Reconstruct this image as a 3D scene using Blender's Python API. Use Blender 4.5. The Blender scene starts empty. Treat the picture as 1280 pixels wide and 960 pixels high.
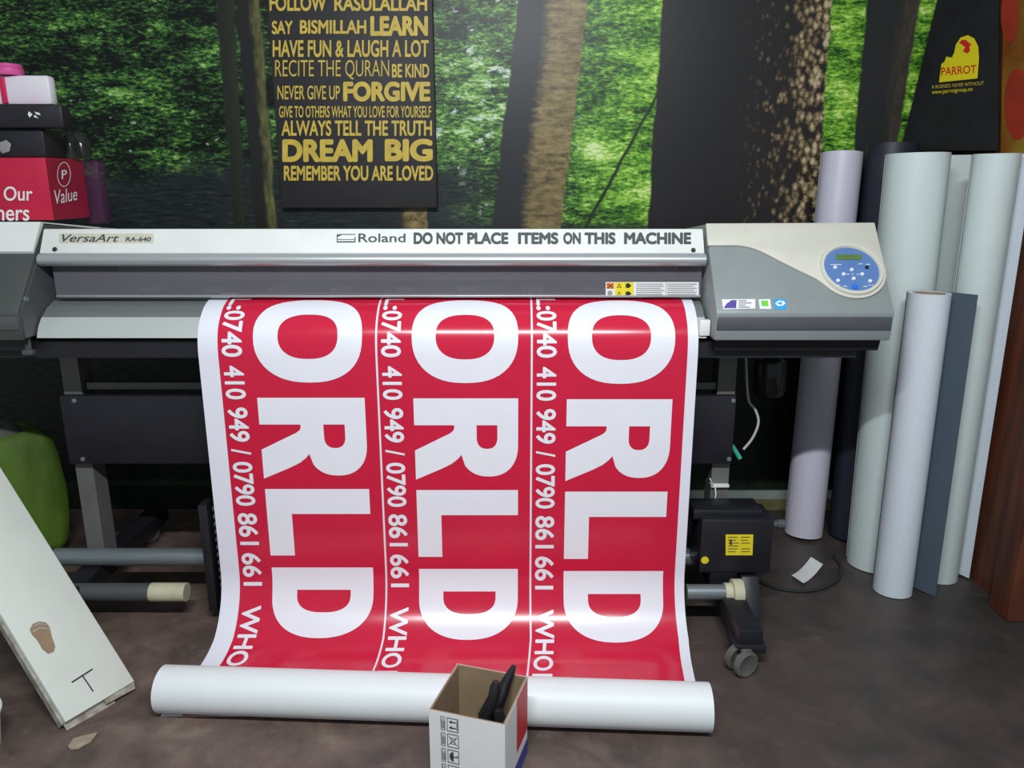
import bpy, bmesh, math, random
from mathutils import Vector, Matrix
random.seed(7)
R = math.radians
SC = bpy.context.scene
COL = SC.collection

# ------------------------------------------------------------------ camera, light, exposure
F = 967.0; TH = R(14.5); H = 1.25
cam_d = bpy.data.cameras.new('camera'); cam = bpy.data.objects.new('camera', cam_d); COL.objects.link(cam)
cam.location = (0, 0, H); cam.rotation_euler = (R(90) - TH, 0, 0)
cam_d.sensor_width = 36; cam_d.lens = F / 1280 * 36; cam_d.clip_start = .02
SC.camera = cam
SC.view_settings.view_transform = 'Standard'; SC.view_settings.look = 'None'
SC.view_settings.gamma = 1; SC.view_settings.use_curve_mapping = False
SC.view_settings.exposure = 0.0
W = bpy.data.worlds.new('room_light'); SC.world = W; W.use_nodes = True
W.node_tree.nodes['Background'].inputs[0].default_value = (.82, .9, 1, 1)
W.node_tree.nodes['Background'].inputs[1].default_value = 0.30

def tube_lamp(name, x, y, z, length, power):
    l = bpy.data.lights.new(name, 'AREA'); l.shape = 'RECTANGLE'; l.size = length; l.size_y = .05
    l.energy = power; l.color = (.93, .97, 1)
    o = bpy.data.objects.new(name, l); COL.objects.link(o); o.location = (x, y, z)
    o.rotation_euler = (R(32), 0, 0)
    return o
tube_lamp('tube_lamp', .02, .08, 2.4, 1.3, 70)

# ------------------------------------------------------------------ camera maths (pixel -> point on a chosen plane)
CT, ST = math.cos(TH), math.sin(TH)
def ray(px, py):
    u = (480 - py) / F
    return Vector(((px - 640) / F, CT + u * ST, -ST + u * CT))
def at(px, py, Y):
    d = ray(px, py); t = Y / d.y
    return Vector((d.x * t, Y, H + d.z * t))
def atX(px, py, X):
    d = ray(px, py); t = X / d.x
    return Vector((X, d.y * t, H + d.z * t))
def atZ(px, py, z):
    d = ray(px, py); t = (z - H) / d.z
    return Vector((d.x * t, d.y * t, z))
def fl(px, py): return atZ(px, py, 0)
def on_plane(px, py, p0, n):
    d = ray(px, py); c = Vector((0, 0, H)); t = (p0 - c).dot(n) / d.dot(n)
    return c + d * t

# ------------------------------------------------------------------ materials
def sock(node, n):
    return node.inputs[n]
def mat(name, col, rough=.5, metal=0, var=.08, scale=14, bump=0, spec=.5, stretch=None, col2=None):
    m = bpy.data.materials.new(name); m.use_nodes = True
    nt = m.node_tree; b = nt.nodes['Principled BSDF']
    b.inputs['Roughness'].default_value = rough; b.inputs['Metallic'].default_value = metal
    b.inputs['Specular IOR Level'].default_value = spec
    tc = nt.nodes.new('ShaderNodeTexCoord'); mp = nt.nodes.new('ShaderNodeMapping')
    if stretch: mp.inputs['Scale'].default_value = stretch
    nz = nt.nodes.new('ShaderNodeTexNoise'); nz.inputs['Scale'].default_value = scale
    nz.inputs['Detail'].default_value = 5
    nt.links.new(tc.outputs['Object'], mp.inputs[0]); nt.links.new(mp.outputs[0], nz.inputs['Vector'])
    rp = nt.nodes.new('ShaderNodeValToRGB')
    c2 = col2 or tuple(min(1, c * (1 + var)) for c in col)
    c1 = tuple(c * (1 - var) for c in col) if not col2 else col
    rp.color_ramp.elements[0].color = (*c1, 1); rp.color_ramp.elements[0].position = .32
    rp.color_ramp.elements[1].color = (*c2, 1); rp.color_ramp.elements[1].position = .68
    nt.links.new(nz.outputs['Fac'], rp.inputs[0]); nt.links.new(rp.outputs[0], b.inputs['Base Color'])
    if bump:
        bp = nt.nodes.new('ShaderNodeBump'); bp.inputs['Strength'].default_value = bump
        bp.inputs['Distance'].default_value = .004
        nt.links.new(nz.outputs['Fac'], bp.inputs['Height']); nt.links.new(bp.outputs[0], b.inputs['Normal'])
    return m
def srgb(r, g, b):
    f = lambda c: (c / 255 / 12.92) if c / 255 <= .04045 else ((c / 255 + .055) / 1.055) ** 2.4
    return (f(r), f(g), f(b))
M = {}
M['cover_white'] = mat('cover_white', (.76, .79, .74), .38, var=.03)
M['beige'] = mat('housing_beige', (.60, .59, .50), .45, var=.03)
M['grey'] = mat('housing_grey', (.24, .27, .27), .42, var=.04)
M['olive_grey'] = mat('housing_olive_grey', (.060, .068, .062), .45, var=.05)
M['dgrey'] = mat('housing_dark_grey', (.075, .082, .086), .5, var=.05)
M['silver'] = mat('brushed_silver', (.50, .53, .53), .34, metal=.55, var=.05, stretch=(.3, 30, 30))
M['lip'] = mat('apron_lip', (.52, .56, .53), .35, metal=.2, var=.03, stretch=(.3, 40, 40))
M['apron'] = mat('apron_metal', (.25, .275, .265), .36, metal=.45, var=.05, stretch=(.3, 40, 40))
M['black'] = mat('black_plastic', (.012, .012, .016), .45, var=.2)
M['panel'] = mat('black_sheet_metal', (.013, .012, .018), .5, var=.15)
M['leg'] = mat('stand_grey', (.14, .14, .13), .5, var=.08)
M['tube'] = mat('steel_tube', (.25, .29, .30), .35, metal=.5, var=.1, stretch=(1, 20, 20))
M['vinyl'] = mat('white_vinyl', (.80, .81, .88), .32, var=.01)
M['vinyl_back'] = mat('white_vinyl_back', (.74, .78, .78), .5, var=.015)
M['red'] = mat('red_print', (.60, .014, .05), .2, var=.03, spec=.5)
M['ink_white'] = mat('white_print', (.82, .83, .88), .3, var=.01)
M['gold'] = mat('gold_lettering', (.62, .45, .055), .5, var=.12, scale=30)
M['canvas'] = mat('black_canvas', (.022, .020, .022), .6, var=.15)
M['ink_dark'] = mat('dark_grey_ink', (.05, .055, .06), .5, var=.1)
M['blue'] = mat('panel_blue', (.10, .20, .44), .4, var=.05)
M['blue_btn'] = mat('button_blue', (.02, .16, .75), .35, var=.05)
M['lcd'] = mat('display_green', (.11, .20, .05), .3, var=.08)
M['btn'] = mat('button_white', (.72, .76, .80), .4, var=.02)
M['white'] = mat('sticker_white', (.78, .79, .78), .5, var=.02)
M['purple'] = mat('sticker_purple', (.09, .06, .32), .5, var=.3, scale=300)
M['green'] = mat('sticker_green', (.16, .60, .05), .5, var=.05)
M['cyan'] = mat('sticker_blue', (.02, .35, .78), .5, var=.05)
M['yellow'] = mat('label_yellow', (.80, .66, .02), .5, var=.04)
M['orange'] = mat('label_orange', (.75, .20, .03), .5, var=.05)
M['greytxt'] = mat('print_grey', (.30, .30, .30), .6, var=.2)
M['carton'] = mat('white_carton', (.63, .67, .60), .65, var=.05, scale=5)
M['worn'] = mat('worn_card_edge', (.20, .175, .13), .8, scale=40, stretch=(1, 1, 1), col2=(.45, .44, .38))
M['kraft'] = mat('brown_cardboard', (.27, .19, .115), .8, var=.15, scale=12, bump=.15)
M['pale_core'] = mat('pale_flange', (.55, .52, .36), .5, var=.1)
M['core'] = mat('cardboard_core', (.36, .26, .17), .8, var=.1)
M['roll_white'] = mat('roll_cool_white', (.68, .74, .80), .42, var=.015)
M['roll_lilac'] = mat('roll_lilac_white', (.62, .60, .70), .42, var=.015)
M['roll_mint'] = mat('roll_mint_white', (.64, .73, .71), .38, var=.015)
M['roll_black'] = mat('roll_navy_black', (.014, .019, .032), .5, var=.1)
M['roll_grey'] = mat('roll_grey_back', (.075, .105, .135), .5, var=.03)
M['wood'] = mat('red_brown_wood', (.060, .018, .010), .5, scale=6, stretch=(5, 5, .5), col2=(.15, .040, .016), bump=.1)
M['rubber'] = mat('rubber', (.02, .02, .02), .7, var=.2)
M['rubber_grey'] = mat('caster_grey', (.10, .10, .09), .6, var=.2)
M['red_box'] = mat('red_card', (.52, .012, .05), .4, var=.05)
M['red_box_shade'] = mat('red_card_shaded', (.30, .012, .04), .4, var=.08)  # same red card, darkened to paint in the shade on the box's side
M['pink'] = mat('pink_plastic', (.62, .09, .30), .35, var=.1)
M['pinkpale'] = mat('pink_tint_film', (.70, .50, .66), .4, col2=(.70, .70, .72), scale=9)
M['ribbon'] = mat('red_ribbon', (.55, .015, .08), .4)
M['lime'] = mat('lime_fabric', (.08, .155, .014), .7, var=.3, scale=7, bump=1.0, stretch=(1.6, 1.6, .45))
M['greyfab'] = mat('grey_fabric', (.10, .115, .10), .8, var=.2, bump=.3)
M['tape'] = mat('green_connector', (.05, .45, .30), .4)
M['cable_grey'] = mat('grey_cable', (.42, .42, .40), .5)
M['blue_print'] = mat('blue_print', (.03, .05, .30), .5)
M['red_orange'] = mat('poster_red', (.42, .035, .015), .5, var=.2, scale=8)
M['poster'] = mat('poster_yellow', (.22, .045, .006), .55, scale=5, col2=(.36, .24, .02))
M['logo_yellow'] = mat('logo_yellow', (.80, .68, .01), .5, var=.04)
M['logo_red'] = mat('logo_red', (.62, .02, .02), .5)

def mat_clear(name, col, alpha, rough=.12):
    m = bpy.data.materials.new(name); m.use_nodes = True; nt = m.node_tree
    b = nt.nodes['Principled BSDF']; b.inputs['Base Color'].default_value = (*col, 1)
    b.inputs['Roughness'].default_value = rough
    out = nt.nodes['Material Output']; tr = nt.nodes.new('ShaderNodeBsdfTransparent')
    tr.inputs[0].default_value = (.86, .86, .90, 1); mx = nt.nodes.new('ShaderNodeMixShader')
    nz = nt.nodes.new('ShaderNodeTexNoise'); nz.inputs['Scale'].default_value = 3
    mr = nt.nodes.new('ShaderNodeMapRange'); mr.inputs['To Min'].default_value = alpha * .8; mr.inputs['To Max'].default_value = alpha * 1.2
    nt.links.new(nz.outputs['Fac'], mr.inputs['Value']); nt.links.new(mr.outputs[0], mx.inputs[0])
    nt.links.new(tr.outputs[0], mx.inputs[1]); nt.links.new(b.outputs[0], mx.inputs[2]); nt.links.new(mx.outputs[0], out.inputs[0])
    return m
M['inner'] = mat('inner_pale_metal', (.55, .55, .58), .4, var=.1)
M['inner_grey'] = mat('inner_grey', (.13, .125, .145), .5, var=.25, scale=5)
M['acrylic'] = mat_clear('smoked_acrylic', (.36, .35, .39), .22)
M['film'] = mat_clear('purple_film', (.12, .04, .10), .40, .2)
M['bottle'] = mat_clear('dark_bottle', (.03, .03, .03), .75, .15)

# --- node expression helper for the printed forest wall and the floor
class E:
    nt = None
    def __init__(s, v): s.v = v
    @staticmethod
    def _m(op, *a):
        n = E.nt.nodes.new('ShaderNodeMath'); n.operation = op
        for i, x in enumerate(a):
            x = x.v if isinstance(x, E) else x
            if isinstance(x, (int, float)): n.inputs[i].default_value = x
            else: E.nt.links.new(x, n.inputs[i])
        return E(n.outputs[0])
    def __add__(s, o): return E._m('ADD', s, o)
    __radd__ = __add__
    def __sub__(s, o): return E._m('SUBTRACT', s, o)
    def __rsub__(s, o): return E._m('SUBTRACT', o, s)
    def __mul__(s, o): return E._m('MULTIPLY', s, o)
    __rmul__ = __mul__
def sstep(e, a, b):
    n = E.nt.nodes.new('ShaderNodeMapRange'); n.interpolation_type = 'SMOOTHSTEP'; n.clamp = True
    if a > b:
        n.inputs['From Min'].default_value = b; n.inputs['From Max'].default_value = a
        n.inputs['To Min'].default_value = 1; n.inputs['To Max'].default_value = 0
    else:
        n.inputs['From Min'].default_value = a; n.inputs['From Max'].default_value = b
    E.nt.links.new(e.v, n.inputs['Value']); return E(n.outputs[0])
def noise(vec, sc, stretch=(1, 1, 1), detail=4, rough=.55, off=(0, 0, 0), dist=0):
    mp = E.nt.nodes.new('ShaderNodeMapping'); mp.inputs['Scale'].default_value = stretch; mp.inputs['Location'].default_value = off
    E.nt.links.new(vec, mp.inputs[0]); n = E.nt.nodes.new('ShaderNodeTexNoise')
    n.inputs['Scale'].default_value = sc; n.inputs['Detail'].default_value = detail; n.inputs['Roughness'].default_value = rough
    n.inputs['Distortion'].default_value = dist
    E.nt.links.new(mp.outputs[0], n.inputs['Vector']); return E(n.outputs['Fac'])
def ramp(e, stops, interp='LINEAR'):
    n = E.nt.nodes.new('ShaderNodeValToRGB'); cr = n.color_ramp; cr.interpolation = interp
    while len(cr.elements) < len(stops): cr.elements.new(.5)
    for el, (p, c) in zip(cr.elements, stops): el.position = p; el.color = (*c, 1)
    E.nt.links.new(e.v, n.inputs[0]); return n.outputs[0]
def mix(f, a, b, mode='MIX'):
    n = E.nt.nodes.new('ShaderNodeMix'); n.data_type = 'RGBA'; n.blend_type = mode
    if isinstance(f, E): E.nt.links.new(f.v, n.inputs[0])
    else: n.inputs[0].default_value = f
    for i, x in ((6, a), (7, b)):
        if isinstance(x, tuple): n.inputs[i].default_value = (*x, 1)
        else: E.nt.links.new(x, n.inputs[i])
    return n.outputs[2]

WY = 2.85
def forest_material():
    m = bpy.data.materials.new('forest_mural_print'); m.use_nodes = True
    nt = m.node_tree; E.nt = nt; b = nt.nodes['Principled BSDF']
    tc = nt.nodes.new('ShaderNodeTexCoord'); vec = tc.outputs['Object']
    sp = nt.nodes.new('ShaderNodeSeparateXYZ'); nt.links.new(vec, sp.inputs[0])
    x, z = E(sp.outputs[0]), E(sp.outputs[2])
    def line(p0, p1):                       # X as a linear function of z through two points of the print
        a, c = at(*p0, WY), at(*p1, WY); k = (c.x - a.x) / (c.z - a.z)
        return (z - a.z) * k + a.x
    leaf = noise(vec, 40, (1, 1, 2.6), 7, .72, dist=.4)
    big = noise(vec, 3.2, (1, 1, 1.6), 3, .5, (3, 0, 1))
    mid = noise(vec, 12, (.7, 1, 2.2), 4, .6, (7, 0, 2))
    left = sstep(x, at(380, 150, WY).x, at(640, 150, WY).x)
    t = (leaf - .5) * 1.9 + (mid - .5) * 1.15 + (big - .5) * 1.0 + .392 + left * .15
    green = ramp(t, [(.20, srgb(8, 14, 10)), (.36, srgb(24, 44, 24)), (.50, srgb(52, 92, 44)), (.62, srgb(88, 138, 58)), (.76, srgb(142, 190, 84)), (.92, srgb(215, 232, 200))])
    lime = ramp(t, [(.22, srgb(22, 46, 20)), (.38, srgb(52, 100, 28)), (.52, srgb(84, 142, 42)), (.66, srgb(128, 186, 58)), (.82, srgb(180, 224, 92)), (.95, srgb(228, 246, 170))])
    col = mix(sstep(x, at(600, 150, WY).x, at(800, 150, WY).x), green, lime)
    # patches of sky between the leaves
    gaps = sstep(noise(vec, 16, (1, 1, 1.5), 4, .7, (11, 0, 5)), .595, .66) * sstep(x, at(430, 100, WY).x, at(560, 100, WY).x) * sstep(x, at(760, 100, WY).x, at(620, 100, WY).x)
    gaps2 = sstep(noise(vec, 19, (1, 1, 1.6), 3, .7, (2, 0, 9)), .68, .72) * sstep(x, at(560, 100, WY).x, at(380, 100, WY).x)
    col = mix(gaps * .8, col, srgb(225, 235, 225)); col = mix(gaps2 * .7, col, srgb(190, 205, 190))
    # forest floor, left of the middle and right at the bottom
    gz = at(640, 215, WY).z; wob = noise(vec, 4, (1, 1, 1), 3)
    fl_l = sstep(z + wob * .25, gz + .20, gz + .06) * sstep(x, at(660, 200, WY).x, at(540, 200, WY).x)
    fl_a = sstep(z + wob * .08, at(640, 268, WY).z + .04, at(640, 292, WY).z + .04)
    gstreak = noise(vec, 34, (.5, 1, 3), 5, .7, (1, 0, 3))
    gcol = ramp(gstreak, [(.35, srgb(22, 28, 30)), (.56, srgb(40, 48, 50)), (.70, srgb(62, 70, 66)), (.80, srgb(130, 135, 110))])
    col = mix(fl_l, col, gcol); col = mix(fl_a, col, gcol)
    wobx = (noise(vec, 9, (.3, 1, 1), 3) - .5) * .03
    bark_n = noise(vec, 42, (1, 1, 1.2), 6, .75); bark_v = noise(vec, 26, (1.6, 1, .5), 5, .7, (4, 0, 4))
    bark_h = noise(vec, 18, (.8, 1, 3), 5, .7, (9, 0, 4)) * .7 + bark_n * .3
    vor = nt.nodes.new('ShaderNodeTexVoronoi'); vor.inputs['Scale'].default_value = 40
    mpv = nt.nodes.new('ShaderNodeMapping'); mpv.inputs['Scale'].default_value = (1.25, 1, .8); nt.links.new(vec, mpv.inputs[0]); nt.links.new(mpv.outputs[0], vor.inputs['Vector'])
    scale_bark = E(vor.outputs['Distance'])
    def trunk(col, l0, l1, r0, r1, dark, lit_ramp, split, soft, src, plates=False):
        L, Rr = line(l0, l1) + wobx, line(r0, r1) + wobx
        mask = sstep(x - L, -.004, .006) * sstep(Rr - x, -.004, .006)
        w = line(r0, r1) - line(l0, l1)
        pos = E._m('DIVIDE', x - L, w) + (src - .5) * .35
        if plates: src = src - sstep(pos, .55, 1.0) * .34
        face = ramp(src, lit_ramp)
        c = mix(sstep(pos, split - soft, split + soft), dark, face)
        return mix(mask, col, c)
    dk = srgb(40, 42, 44)
    tan = [(.32, srgb(44, 38, 28)), (.44, srgb(112, 96, 62)), (.58, srgb(152, 134, 90)), (.72, srgb(180, 162, 112))]
    dim = [(.3, srgb(46, 46, 34)), (.55, srgb(98, 98, 58)), (.75, srgb(130, 128, 80))]
    col = trunk(col, (270, 0), (292, 280), (294, 0), (306, 280), srgb(36, 42, 34), [(.3, srgb(34, 40, 30)), (.7, srgb(52, 58, 42))], .6, .3, bark_v)
    col = trunk(col, (294, 0), (318, 280), (325, 0), (346, 280), srgb(34, 36, 34), dim, .62, .12, bark_v)
    col = trunk(col, (500, 255), (500, 300), (533, 255), (535, 300), srgb(50, 48, 40), tan, .2, .2, bark_n)
    col = trunk(col, (648, 0), (614, 285), (734, 0), (702, 285), dk, tan, .46, .10, bark_h)
    col = trunk(col, (898, -30), (727, 290), (902, -30), (733, 290), srgb(26, 40, 22), [(.3, srgb(26, 40, 22)), (.7, srgb(40, 60, 30))], .5, .3, bark_n)
    scales = scale_bark * .9 + (bark_n - .5) * 1.1 + (bark_h - .5) * .5 + .10
    big_ramp = [(.02, srgb(196, 180, 146)), (.12, srgb(150, 132, 98)), (.26, srgb(96, 82, 60)), (.36, srgb(52, 46, 40)), (.46, srgb(40, 38, 38))]
    col = trunk(col, (828, 0), (808, 285), (1040, 0), (1022, 285), srgb(38, 36, 38), big_ramp, .52, .16, scales, True)
    col = trunk(col, (1083, 0), (1060, 285), (1150, 0), (1108, 285), srgb(40, 44, 44), [(.3, srgb(44, 42, 38)), (.7, srgb(78, 70, 60))], .72, .2, bark_v)
    # below the machine the print is dark undergrowth
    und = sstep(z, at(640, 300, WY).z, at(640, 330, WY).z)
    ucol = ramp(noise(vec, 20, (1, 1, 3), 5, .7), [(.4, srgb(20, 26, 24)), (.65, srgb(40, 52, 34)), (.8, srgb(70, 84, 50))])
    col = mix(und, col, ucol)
    nt.links.new(col, b.inputs['Base Color'])
    b.inputs['Roughness'].default_value = .38; b.inputs['Specular IOR Level'].default_value = .3
    return m
M['forest'] = forest_material()

def floor_material():
    m = bpy.data.materials.new('stained_concrete'); m.use_nodes = True
    nt = m.node_tree; E.nt = nt; b = nt.nodes['Principled BSDF']
    vec = nt.nodes.new('ShaderNodeTexCoord').outputs['Object']
    a = noise(vec, 1.7, detail=5, rough=.6); c = noise(vec, 6, detail=6, rough=.65, off=(3, 1, 0), dist=.5); f = noise(vec, 45, detail=4, rough=.7)
    base = ramp(a * .6 + c * .5 - .05, [(.34, (.040, .031, .028)), (.46, (.090, .064, .054)), (.56, (.150, .104, .086)), (.70, (.26, .20, .165))])
    spots = sstep(noise(vec, 9, detail=5, rough=.6, off=(8, 2, 0), dist=1), .60, .70)
    col = mix(spots * .5, base, (.16, .135, .115))
    sp = nt.nodes.new('ShaderNodeSeparateXYZ'); nt.links.new(vec, sp.inputs[0])
    right_shade = sstep(E(sp.outputs[0]) + (c - .5) * .5, .25, .75)        # shade mixed into the floor colour towards the right
    col = mix(right_shade * .66, col, (.028, .027, .028))
    col = mix(sstep(f, .62, .75) * .25, col, (.14, .12, .11))
    nt.links.new(col, b.inputs['Base Color'])
    rr = nt.nodes.new('ShaderNodeMapRange'); nt.links.new(c.v, rr.inputs['Value']); rr.inputs['To Min'].default_value = .32; rr.inputs['To Max'].default_value = .62
    nt.links.new(rr.outputs[0], b.inputs['Roughness'])
    bp = nt.nodes.new('ShaderNodeBump'); bp.inputs['Strength'].default_value = .25; bp.inputs['Distance'].default_value = .004
    nt.links.new(c.v, bp.inputs['Height']); nt.links.new(bp.outputs[0], b.inputs['Normal'])
    return m
M['floor'] = floor_material()

# ------------------------------------------------------------------ mesh helpers
OFF = {}
def smooth(P, k=5):
    P = [Vector(p) for p in P]; out = []
    for i in range(len(P) - 1):
        p0, p1, p2, p3 = P[max(i - 1, 0)], P[i], P[i + 1], P[min(i + 2, len(P) - 1)]
        for j in range(k):
            t = j / k; out.append(.5 * ((2 * p1) + (p2 - p0) * t + (2 * p0 - 5 * p1 + 4 * p2 - p3) * t * t + (3 * p1 - p0 - 3 * p2 + p3) * t ** 3))
    return out + [P[-1]]
class MB:
    def __init__(s): s.bm = bmesh.new(); s.mi = 0
    def faces_from(s, verts, faces, mi=None):
        vs = [s.bm.verts.new(v) for v in verts]; out = []
        for f in faces:
            try: fc = s.bm.faces.new([vs[i] for i in f]); fc.material_index = s.mi if mi is None else mi; out.append(fc)
            except ValueError: pass
        return vs, out
    def box(s, a, b, bev=0, mi=None, mtx=None):
        x0, y0, z0 = a; x1, y1, z1 = b
        v = [Vector(p) for p in ((x0,y0,z0),(x1,y0,z0),(x1,y1,z0),(x0,y1,z0),(x0,y0,z1),(x1,y0,z1),(x1,y1,z1),(x0,y1,z1))]
        if mtx: v = [mtx @ p for p in v]
        vs, fs = s.faces_from(v, ((0,3,2,1),(4,5,6,7),(0,1,5,4),(1,2,6,5),(2,3,7,6),(3,0,4,7)), mi)
        if bev:
            es = list({e for f in fs for e in f.edges})
            r = bmesh.ops.bevel(s.bm, geom=es, offset=bev, segments=2, affect='EDGES', profile=.5)
            for f in r['faces']: f.material_index = s.mi if mi is None else mi
        return s
    def prism(s, pts, d, mi=None, bev=0):       # closed 3D polygon extruded by vector d
        n = len(pts); d = Vector(d)
        v = [Vector(p) for p in pts] + [Vector(p) + d for p in pts]
        fs = [tuple(range(n))[::-1], tuple(range(n, 2 * n))] + [(i, (i + 1) % n, n + (i + 1) % n, n + i) for i in range(n)]
        vs, f = s.faces_from(v, fs, mi)
        bmesh.ops.recalc_face_normals(s.bm, faces=f)
        if bev:
            es = list({e for q in f for e in q.edges})
            r = bmesh.ops.bevel(s.bm, geom=es, offset=bev, segments=2, affect='EDGES', profile=.5)
            for q in r['faces']: q.material_index = s.mi if mi is None else mi
        return s
    def cyl(s, p, q, r, r2=None, seg=32, cap=True, mi=None):
        p, q = Vector(p), Vector(q); r2 = r if r2 is None else r2
        w = (q - p).normalized(); u = w.orthogonal().normalized(); v = w.cross(u)
        ring = [(math.cos(2 * math.pi * i / seg), math.sin(2 * math.pi * i / seg)) for i in range(seg)]
        vv = [p + (u * c + v * k) * r for c, k in ring] + [q + (u * c + v * k) * r2 for c, k in ring]
        fs = [(i, (i + 1) % seg, seg + (i + 1) % seg, seg + i) for i in range(seg)]
        if cap: fs += [tuple(range(seg))[::-1], tuple(range(seg, 2 * seg))]
        s.faces_from(vv, fs, mi); return s
    def pipe(s, p, q, r, ri, seg=48, mi=None):  # hollow cylinder
        p, q = Vector(p), Vector(q); w = (q - p).normalized(); u = w.orthogonal().normalized(); v = w.cross(u)
        vv = []
        for c, rad in ((p, r), (q, r), (q, ri), (p, ri)):
            vv += [c + (u * math.cos(2 * math.pi * i / seg) + v * math.sin(2 * math.pi * i / seg)) * rad for i in range(seg)]
        fs = []
        for k in range(4):
            a, b = k * seg, ((k + 1) % 4) * seg
            fs += [(a + i, a + (i + 1) % seg, b + (i + 1) % seg, b + i) for i in range(seg)]
        s.faces_from(vv, fs, mi); return s
    def tube(s, pts, r, seg=10, mi=None):
        pts = [Vector(p) for p in pts]; n = len(pts); rs = r if isinstance(r, (list, tuple)) else [r] * n
        vv = []; pu = None
        for i, p in enumerate(pts):
            w = (pts[min(i + 1, n - 1)] - pts[max(i - 1, 0)]).normalized()
            u = w.orthogonal().normalized() if pu is None else (pu - w * pu.dot(w)).normalized()
            pu = u; v = w.cross(u)
            vv += [p + (u * math.cos(2 * math.pi * k / seg) + v * math.sin(2 * math.pi * k / seg)) * rs[i] for k in range(seg)]
        fs = [(i * seg + k, i * seg + (k + 1) % seg, (i + 1) * seg + (k + 1) % seg, (i + 1) * seg + k) for i in range(n - 1) for k in range(seg)]
        fs += [tuple(range(seg))[::-1], tuple(range((n - 1) * seg, n * seg))]
        s.faces_from(vv, fs, mi); return s
    def sheet(s, path, d, t, mi=None):          # open polyline swept by d, thickness t (along its normal)
        path = [Vector(p) for p in path]; d = Vector(d); n = len(path); out = []
        for i, p in enumerate(path):
            w = path[min(i + 1, n - 1)] - path[max(i - 1, 0)]
            out.append(p + d.cross(w).normalized() * t)
        return s.prism_strip(path, out, d, mi)
    def prism_strip(s, a, b, d, mi=None):
        n = len(a); v = list(a) + list(b) + [p + d for p in a] + [p + d for p in b]; fs = []
        for i in range(n - 1):
            fs += [(i, i + 1, 2*n + i + 1, 2*n + i), (n + i + 1, n + i, 3*n + i, 3*n + i + 1), (i + 1, i, n + i, n + i + 1), (2*n + i, 2*n + i + 1, 3*n + i + 1, 3*n + i)]
        fs += [(0, 2*n, 3*n, n), (n - 1, 2*n - 1, 4*n - 1, 3*n - 1)]
        vs, f = s.faces_from(v, fs, mi); bmesh.ops.recalc_face_normals(s.bm, faces=f); return s
    def lathe(s, c, prof, seg=32, mi=None, axis=None):
        c = Vector(c); vv = []
        w = Vector(axis or (0, 0, 1)).normalized(); u = w.orthogonal().normalized(); v = w.cross(u)
        for r, h in prof: vv += [c + w * h + (u * math.cos(2 * math.pi * k / seg) + v * math.sin(2 * math.pi * k / seg)) * max(r, 1e-5) for k in range(seg)]
        n = len(prof)
        fs = [(i * seg + k, i * seg + (k + 1) % seg, (i + 1) * seg + (k + 1) % seg, (i + 1) * seg + k) for i in range(n - 1) for k in range(seg)]
        s.faces_from(vv, fs, mi); return s
    def build(s, name, mats, parent=None, smooth=True, angle=35):
        off = OFF.get(parent.name, Vector()) if parent else Vector()
        if off.length: bmesh.ops.translate(s.bm, verts=s.bm.verts, vec=-off)
        me = bpy.data.meshes.new(name); s.bm.to_mesh(me); s.bm.free()
        for m in (mats if isinstance(mats, list) else [mats]): me.materials.append(M[m] if isinstance(m, str) else m)
        if smooth:
            for p in me.polygons: p.use_smooth = True
            me.set_sharp_from_angle(angle=R(angle))
        o = bpy.data.objects.new(name, me); COL.objects.link(o)
        if parent: o.parent = parent; OFF[o.name] = off
        return o
def tag(o, label=None, cat=None, group=None, kind=None):
    for k, v in (('label', label), ('category', cat), ('group', group), ('kind', kind)):
        if v: o[k] = v
    return o
def root(name, loc, label, cat, group=None):
    o = bpy.data.objects.new(name, None); COL.objects.link(o); o.location = loc; o.empty_display_size = .1
    OFF[o.name] = Vector(loc); return tag(o, label, cat, group)
def center_origin(o):                          # single-mesh thing: origin at its base
    me = o.data; c = Vector((sum(v.co.x for v in me.vertices) / len(me.vertices), sum(v.co.y for v in me.vertices) / len(me.vertices), min(v.co.z for v in me.vertices)))
    me.transform(Matrix.Translation(-c)); o.location = c; return o

_TC = {}
def glyphs(s, bold=0.0, shear=0.0, space=1.0):
    key = (s, bold, shear, space)
    if key in _TC: return _TC[key]
    cu = bpy.data.curves.new('t', 'FONT'); cu.body = s; cu.offset = min(bold, 0); cu.shear = shear; cu.space_character = space; cu.resolution_u = 6
    o = bpy.data.objects.new('t', cu); COL.objects.link(o)
    dg = bpy.context.evaluated_depsgraph_get(); me = bpy.data.meshes.new_from_object(o.evaluated_get(dg))
    v = [(p.co.x, p.co.y, 0) for p in me.vertices]; f = [tuple(p.vertices) for p in me.polygons]
    bpy.data.objects.remove(o); bpy.data.curves.remove(cu); bpy.data.meshes.remove(me)
    if bold > 0:
        v0, f0 = v, f; v, f = [], []
        for k in range(10):
            a = 2 * math.pi * k / 10; n0 = len(v)
            v = v + [(p[0] + bold * math.cos(a), p[1] + bold * math.sin(a), k * .00006) for p in v0]; f = f + [tuple(i + n0 for i in q) for q in f0]
    x0, x1 = min(p[0] for p in v), max(p[0] for p in v); y0, y1 = min(p[1] for p in v), max(p[1] for p in v)
    v = [((a - x0) / (x1 - x0), (b - y0) / (y1 - y0), c) for a, b, c in v]
    _TC[key] = (v, f); return v, f
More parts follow.
